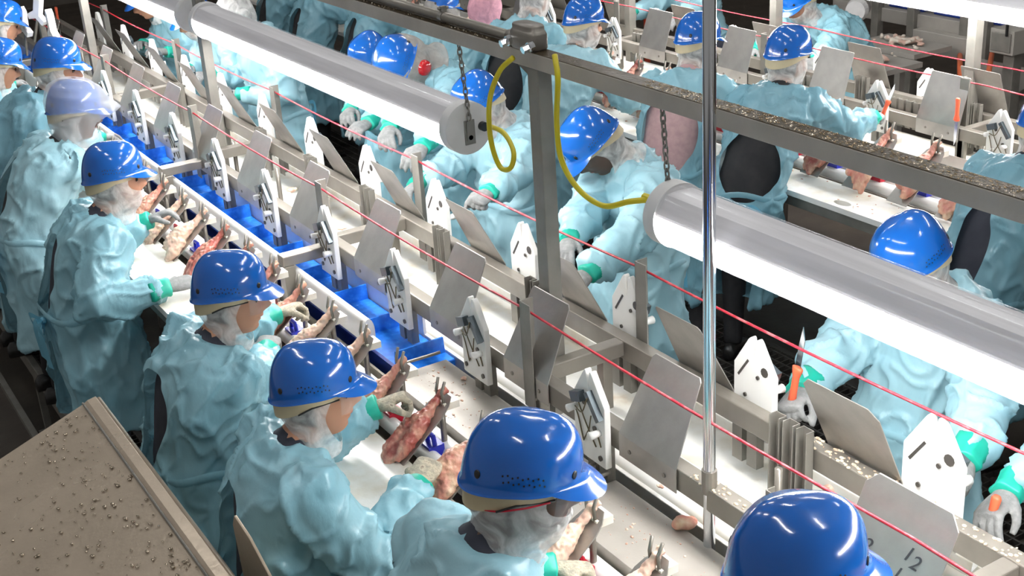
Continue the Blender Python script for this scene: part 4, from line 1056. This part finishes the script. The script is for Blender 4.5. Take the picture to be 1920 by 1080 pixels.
rear('worker with grey brown hood and pale gown on the rear line', (832, -2), 4.60, 4.26, HB, pitch=12, seed=26, gown=GOWN2, net='full', netm=NETG, cap='helmet', open_w=.0)
rear('worker in teal gown with dark slit behind the overhead conduit', (735, -45), 4.6, 4.26, HB, pitch=16, seed=27, gown=GOWN3, inner=BLACKC, open_w=.08)
rear('worker in deep blue gown beside the brown column', (625, -58), 4.5, 4.2, HB, pitch=16, seed=28, gown=GOWN3, inner=BLACKC, open_w=.09, wide=1.1)
rear('worker with side tied gown at the far end of the rear table', (555, -70), 4.5, 4.2, HB, pitch=16, seed=29, gown=GOWN3, inner=BLACKC, open_w=.12)
worker('worker with blue sleeve elbow over the holed table', (4.44, 3.50, -.25), 0, (4.75, 3.42, 1.42), [Vector((5.15, 3.8, .85)), Vector((5.15, 3.3, .85))], pitch=15, seed=30, voxel=.013, gown=GOWN3, open_w=.08)
# beyond the rear line, facing it
worker('worker leaning towards the rear line with wide blue apron', (7.05, 6.75, -.25), 180, atx(1492, -12, 6.55), [Vector((6.15, 6.3, .85)), Vector((6.15, 6.9, .85))], pitch=30, seed=31, gown=GOWN, net='mask', open_w=0, wide=1.15)
worker('worker in pale apron beyond the rear line near the red hose', (7.0, 8.3, -.25), 180, atx(1262, -70, 6.75), [Vector((6.15, 7.9, .85)), Vector((6.15, 8.5, .85))], pitch=25, seed=32, gown=GOWN2, net='mask', open_w=0)

# ------------------------------------------------------------------ knives
def knife(label, p, tip_dir, up, L_=.15):
    """p: middle of the handle, blade along tip_dir"""
    x = Vector(tip_dir).normalized(); y = Vector(up); y = (y - x * y.dot(x)).normalized(); z = x.cross(y)
    M = Matrix((x, y, z)).transposed().to_4x4(); M.translation = p
    t = empty('boning_knife'); t.matrix_world = M; tag(t, label, 'knife')
    rr_ = [[Vector((xx, ry * math.cos(a), rz * math.sin(a))) for a in np.linspace(0, 2 * PI, 14, endpoint=False)] for xx, ry, rz in ((-.062, .010, .009), (-.055, .014, .012), (-.02, .012, .010), (.03, .012, .010), (.052, .018, .012), (.062, .020, .011), (.066, .012, .009))]
    obj('handle', MB().loft(rr_).mesh('handle', ORANGE, True), t)
    pl = [(.064, -.010), (.064 + L_ * .7, -.009), (.064 + L_, .006), (.064 + L_ * .6, .010), (.064, .011)]
    obj('blade', MB().prism(pl, 'z', -.0012, .0012).mesh('blade', CHROME), t)
knife('orange handled knife held upright in a gloved fist', atx(1490, 722, 2.46), atx(1504, 645, 2.46) - atx(1490, 722, 2.46), (0, 1, 0), .14)
knife('orange handled knife pointing down from a soiled glove', atx(1858, 968, 2.49), Vector((-.15, .1, -1)), (0, 1, 0), .12)
knife('orange handled knife drawn through the sharpener by a worker', atx(1658, 208, 5.50), Vector((.25, -.2, .9)), (0, 1, 0), .10)
knife('orange handled knife parked upright on the rear rail frame', atx(1795, 205, 5.60), Vector((0, 0, -1)), (0, 1, 0), .14)
knife('orange handled knife stuck at the far belt end', atx(107, 28, 2.30), Vector((0, .1, -1)), (0, 1, 0), .14)

# ------------------------------------------------------------------ stainless chute in the near corner
c0 = atz(180, 745, 1.10); xr = c0.x; yf = c0.y; xl = xr - 1.25; slope = .122 / .335
t = empty('wet_chute', (xr - .3, 2.6, GZ)); tag(t, 'wet stainless chute with sloping top and rolled rim behind the workers', 'chute')
def CP(name, mb, m, sm=False): return obj(name, mb.mesh(name, m, sm), t, loc=(-(xr - .3), -2.6, -GZ))
zr = 1.10
sec = [(xl, zr - slope * (xr - .03 - xl)), (xr - .045, zr - slope * .015 - .004), (xr - .03, zr), (xr, zr + .006), (xr, zr - .05), (xr - .012, zr - .05), (xr - .012, zr - .02), (xl, zr - .03 - slope * (xr - .03 - xl))]
bev(CP('top_sheet', MB().prism(sec, 'y', .6, yf), BINM), .003)
bev(CP('side_wall', MB().prism([(xr - .10, GZ + .1), (xr - .012, zr - .051), (xr - .03, zr - .051), (xr - .12, GZ + .1)], 'y', .6, yf - .02), BINM), .002)
CP('rim_weld', MB().tube([(xr - .047, .62, zr - .002), (xr - .047, yf - .01, zr - .002)], .004, 6), GALV, True)
CP('rim_lip', MB().tube([(xr + .006, .62, zr - .004), (xr + .006, yf - .01, zr - .004)], .008, 8), BINM, True)
for yy in (1.0, yf - .25): CP('leg', MB().box(xr - .16, xr - .11, yy, yy + .05, GZ, zr - .12), GALV)
dm = MB()
for k in range(520):
    x = xr - .05 - abs(random.gauss(0, .22)); y = random.uniform(2.2, yf - .03)
    if x < xl: continue
    r = random.choice([.002, .003, .003, .004, .0055]); z = zr - slope * (xr - .03 - x) + .0005
    dm.ball((x, y, z), r * random.uniform(.8, 1.3), r * random.uniform(.8, 1.6), r * .32, 8, 4)
g = CP('water_drops', dm, WATER, True); g['kind'] = 'stuff'
pa = atz(441, 966, 1.20)
o = obj('chute_flap', MB().prism([(pa.y - .42, .80), (pa.y - .42, 1.05), (pa.y - .10, 1.185), (pa.y, 1.20), (pa.y + .025, 1.16), (pa.y - .02, .80)], 'x', pa.x - .004, pa.x + .004).mesh('chute_flap', BINM)); bev(o, .002); tag(o, 'upright stainless flap with worn edge beside the wet chute', 'flap')
obj('bracket', MB().box(pa.x - .05, pa.x + .004, pa.y - .40, pa.y - .36, GZ, .88).mesh('bracket', GALV), o)

# ------------------------------------------------------------------ machines in the dim rear of the hall
def mbox(name, parent, lo, hi, m, b=.006): return bev(obj(name, MB().box(lo[0], hi[0], lo[1], hi[1], lo[2], hi[2]).mesh(name, m), parent), b)
XM = 8.9
p1 = atx(1730, 50, XM); p2 = atx(1838, 112, XM); q0 = atx(1560, 40, XM); q1 = atx(2000, 110, XM)
t = empty('crate_conveyor', (0, 0, 0)); tag(t, 'grey crate conveyor with blue crates in the dim rear of the hall', 'conveyor')
zb = p1.z
mbox('side_beam', t, (XM, q1.y, zb - .02), (XM + .08, q0.y, zb + .10), GREYB)
mbox('lower_beam', t, (XM + .1, q1.y, zb - .50), (XM + .16, q0.y, zb - .42), GREYB)
mbox('front_panel', t, (XM - .12, p2.y, p2.z), (XM - .02, p1.y, zb), GREYB)
for px in (1605, 1645, 1712, 1812, 1850, 1915):
    pp = atx(px, 60, XM); mbox('upright', t, (XM - .05, pp.y - .04, GZ), (XM + .03, pp.y + .04, zb + .45), GALV)
mbox('upper_beam', t, (XM + .2, q1.y, zb + .42), (XM + .28, q0.y, zb + .50), GREYB)
CRATE = MB().prism([(-.20, 0), (.20, 0), (.23, .16), (-.23, .16)], 'x', -.16, .16).mesh('crate', DBLUE)
for k in range(12):
    y = q1.y + .3 + k * .52
    if y < q0.y - .2:
        o_ = obj('crate', CRATE, loc=(XM + .40, y, zb + .06 + (.0 if k % 3 else .0))); tag(o_, 'dark blue crate riding on the grey conveyor, %s from the cabinet' % ORD[k], 'crate', 'crates on the rear conveyor')
mbox('bed', t, (XM + .15, q1.y, zb + .0), (XM + .65, q0.y, zb + .055), GREYB)
t = empty('control_cabinet'); tag(t, 'grey control cabinet on a stand right of the crates', 'cabinet')
a = atx(1858, 52, XM - .5); b = atx(1898, 106, XM - .5)
mbox('body', t, (XM - .5, b.y, b.z), (XM - .2, a.y, a.z), GREYB); mbox('door', t, (XM - .515, b.y + .02, b.z + .02), (XM - .5, a.y - .02, a.z - .02), GALV)
mbox('handle', t, (XM - .535, b.y + .04, b.z + .15), (XM - .515, b.y + .06, b.z + .25), BLACKP); mbox('stand', t, (XM - .4, (a.y + b.y) / 2 - .05, GZ), (XM - .3, (a.y + b.y) / 2 + .05, b.z), GALV)
t = empty('hopper'); tag(t, 'sloping grey hopper below the control cabinet', 'hopper')
a = atx(1850, 108, XM); b = atx(1925, 150, XM)
obj('body', MB().prism([(b.y - .3, a.z), (a.y, a.z), (a.y - .25, b.z - .1), (b.y, b.z - .1)], 'x', XM - .17, XM - .06).mesh('body', GREYB), t)
mbox('leg', t, (XM, b.y, GZ), (XM + .06, b.y + .06, b.z), GALV); mbox('leg', t, (XM, a.y - .35, GZ), (XM + .06, a.y - .29, b.z), GALV)
t = empty('dial_lamp'); tag(t, 'small round white dial lamp on a grey stalk', 'dial')
a = atx(1608, 18, XM - .6)
obj('dial', MB().tube([a, a + Vector((-.06, -.03, 0))], [.10, .085], 24).mesh('dial', CAPM), t); obj('housing', MB().tube([a + Vector((.12, .05, 0)), a], [.07, .10], 20).mesh('housing', GREYB), t)
obj('stalk', MB().tube([a + Vector((.03, .0, -.08)), (a.x + .03, a.y, GZ)], .018, 8).mesh('stalk', GALV), t)
for k, (px, py, lb) in enumerate(((1690, 82, 'heap of white trimmings on a dark shelf'), (1630, 112, 'heap of pale trimmings on the lower shelf'))):
    a = atx(px, py, XM - .55 - .75 * k)
    sh = obj('shelf', MB().box(-.22, .22, -.34, .34, -.04, 0).box(-.03, .03, -.03, .03, GZ - a.z, -.04).mesh('shelf', GREYB), loc=a); tag(sh, 'dark steel shelf bearing the ' + ('white' if k == 0 else 'pale') + ' trimmings', 'shelf')
    m = MB(); rnd = random.Random(k)
    for q in range(70): m.ball((rnd.gauss(0, .05), rnd.gauss(0, .09), .01 + rnd.random() * .04), rnd.uniform(.012, .03), rnd.uniform(.015, .035), rnd.uniform(.010, .022), nu=7, nv=4)
    tm = remesh(m, .012, 2); displace(tm, lambda p: .012 * mnoise.noise(p * 30)); tm.materials.append(mat('trim_pale', (.62, .56, .48), .5, 0, (.55, .35, .28), 18, .45, .6)); tm.shade_smooth()
    o_ = obj('trimmings', tm, loc=a); tag(o_, lb, 'trimmings'); o_['kind'] = 'stuff'
hs = [atx(1800, 100, XM - .01), atx(1800, 122, 8.3), atx(1802, 150, 8.15), atx(1815, 172, 8.1), atx(1838, 172, 8.1), atx(1850, 150, 8.1), atx(1856, 122, 8.3), atx(1860, 100, XM - .01)]
o = obj('orange_hose', MB().tube(bez(hs, 40), .022, 8).mesh('orange_hose', mat('hose_orange', (.50, .10, .03), .5), True)); tag(o, 'orange hose looping below the crate conveyor', 'hose')
o = obj('red_hose', MB().tube(bez([atx(1203, -20, 7.6), atx(1206, 8, 7.6), atx(1212, 28, 7.6), (7.6, atx(1212, 28, 7.6).y, GZ)], 20), .03, 8).mesh('red_hose', mat('hose_red', (.45, .05, .02), .5), True)); tag(o, 'thick red hose standing behind the rear line', 'hose')
# brown column behind the rear table
a = atx(508, 20, 5.6)
t = empty('column', (a.x, a.y, GZ)); tag(t, 'brown steel column behind the far end of the rear line', 'column')
BRN = mat('column_brown', (.085, .055, .03), .5, .3, (.06, .04, .022), 5, .4, .7)
mbox('web', t, (-.02, -.22, 0), (.02, .22, 5.6), BRN); mbox('flange', t, (-.22, -.24, 0), (.22, -.21, 5.6), BRN); mbox('flange', t, (-.22, .21, 0), (.22, .24, 5.6), BRN)
# white plastic wing guides at the far belt end
WING = MB().prism([(-.10, -.05), (-.03, -.02), (-.02, .12), (.02, .16), (.05, .12), (.04, 0), (.10, -.06), (.07, -.10), (0, -.06), (-.08, -.10)], 'x', -.03, .03).mesh('wing_guide', WHITEC)
for k, (px, py, x) in enumerate(((98, 52, 1.86), (45, 45, 1.80), (72, 22, 1.9))):
    a = atx(px, py, x); o_ = bev(obj('wing_guide', WING, loc=a, rot=(.2 * k, 0, .3 * k)), .004); o_.scale = (.75, .75, .75); tag(o_, ['broad', 'slim', 'upright', 'leaning', 'small'][k] + ' white plastic wing guide above the far belt end', 'guide')
    obj('stem', MB().tube([(0, 0, -.05), (0, 0, -.30)], .012, 8).mesh('stem', STEEL), o_)

# grey plate with white lettering standing on the rear slide sheet
a = atx(1822, 312, 5.42)
o = obj('marked_plate', MB().prism([(a.y - .30, .665), (a.y + .25, .665), (a.y + .25, .80), (a.y + .20, .83), (a.y - .18, .83)], 'x', 5.40, 5.406).mesh('marked_plate', PLATE)); bev(o, .001, 1); tag(o, 'grey steel plate with white STA lettering on the rear slide sheet', 'plate')
cu = bpy.data.curves.new('lettering', 'FONT'); cu.body = 'STA'; cu.size = .085; cu.extrude = .0005
to = bpy.data.objects.new('tmp_t', cu); COL.objects.link(to)
me = bpy.data.meshes.new_from_object(to.evaluated_get(bpy.context.evaluated_depsgraph_get())); bpy.data.objects.remove(to); me.materials.append(PRINTW)
obj('lettering', me, o, M=Matrix.Translation((5.399, a.y + .02, .70)) @ Matrix(((0, 0, -1, 0), (-1, 0, 0, 0), (0, 1, 0, 0), (0, 0, 0, 1))))

# put the roots of the rear machines at their own bases
bpy.context.view_layer.update()
for r in [o_ for o_ in scn.objects if o_.type == 'EMPTY' and o_.parent is None and o_.location.length < 1e-6]:
    pts = [c.matrix_world @ Vector(q) for c in r.children for q in c.bound_box]
    base = Vector(((min(p.x for p in pts) + max(p.x for p in pts)) / 2, (min(p.y for p in pts) + max(p.y for p in pts)) / 2, min(p.z for p in pts)))
    r.location = base
    for c in r.children: c.location = c.location - base
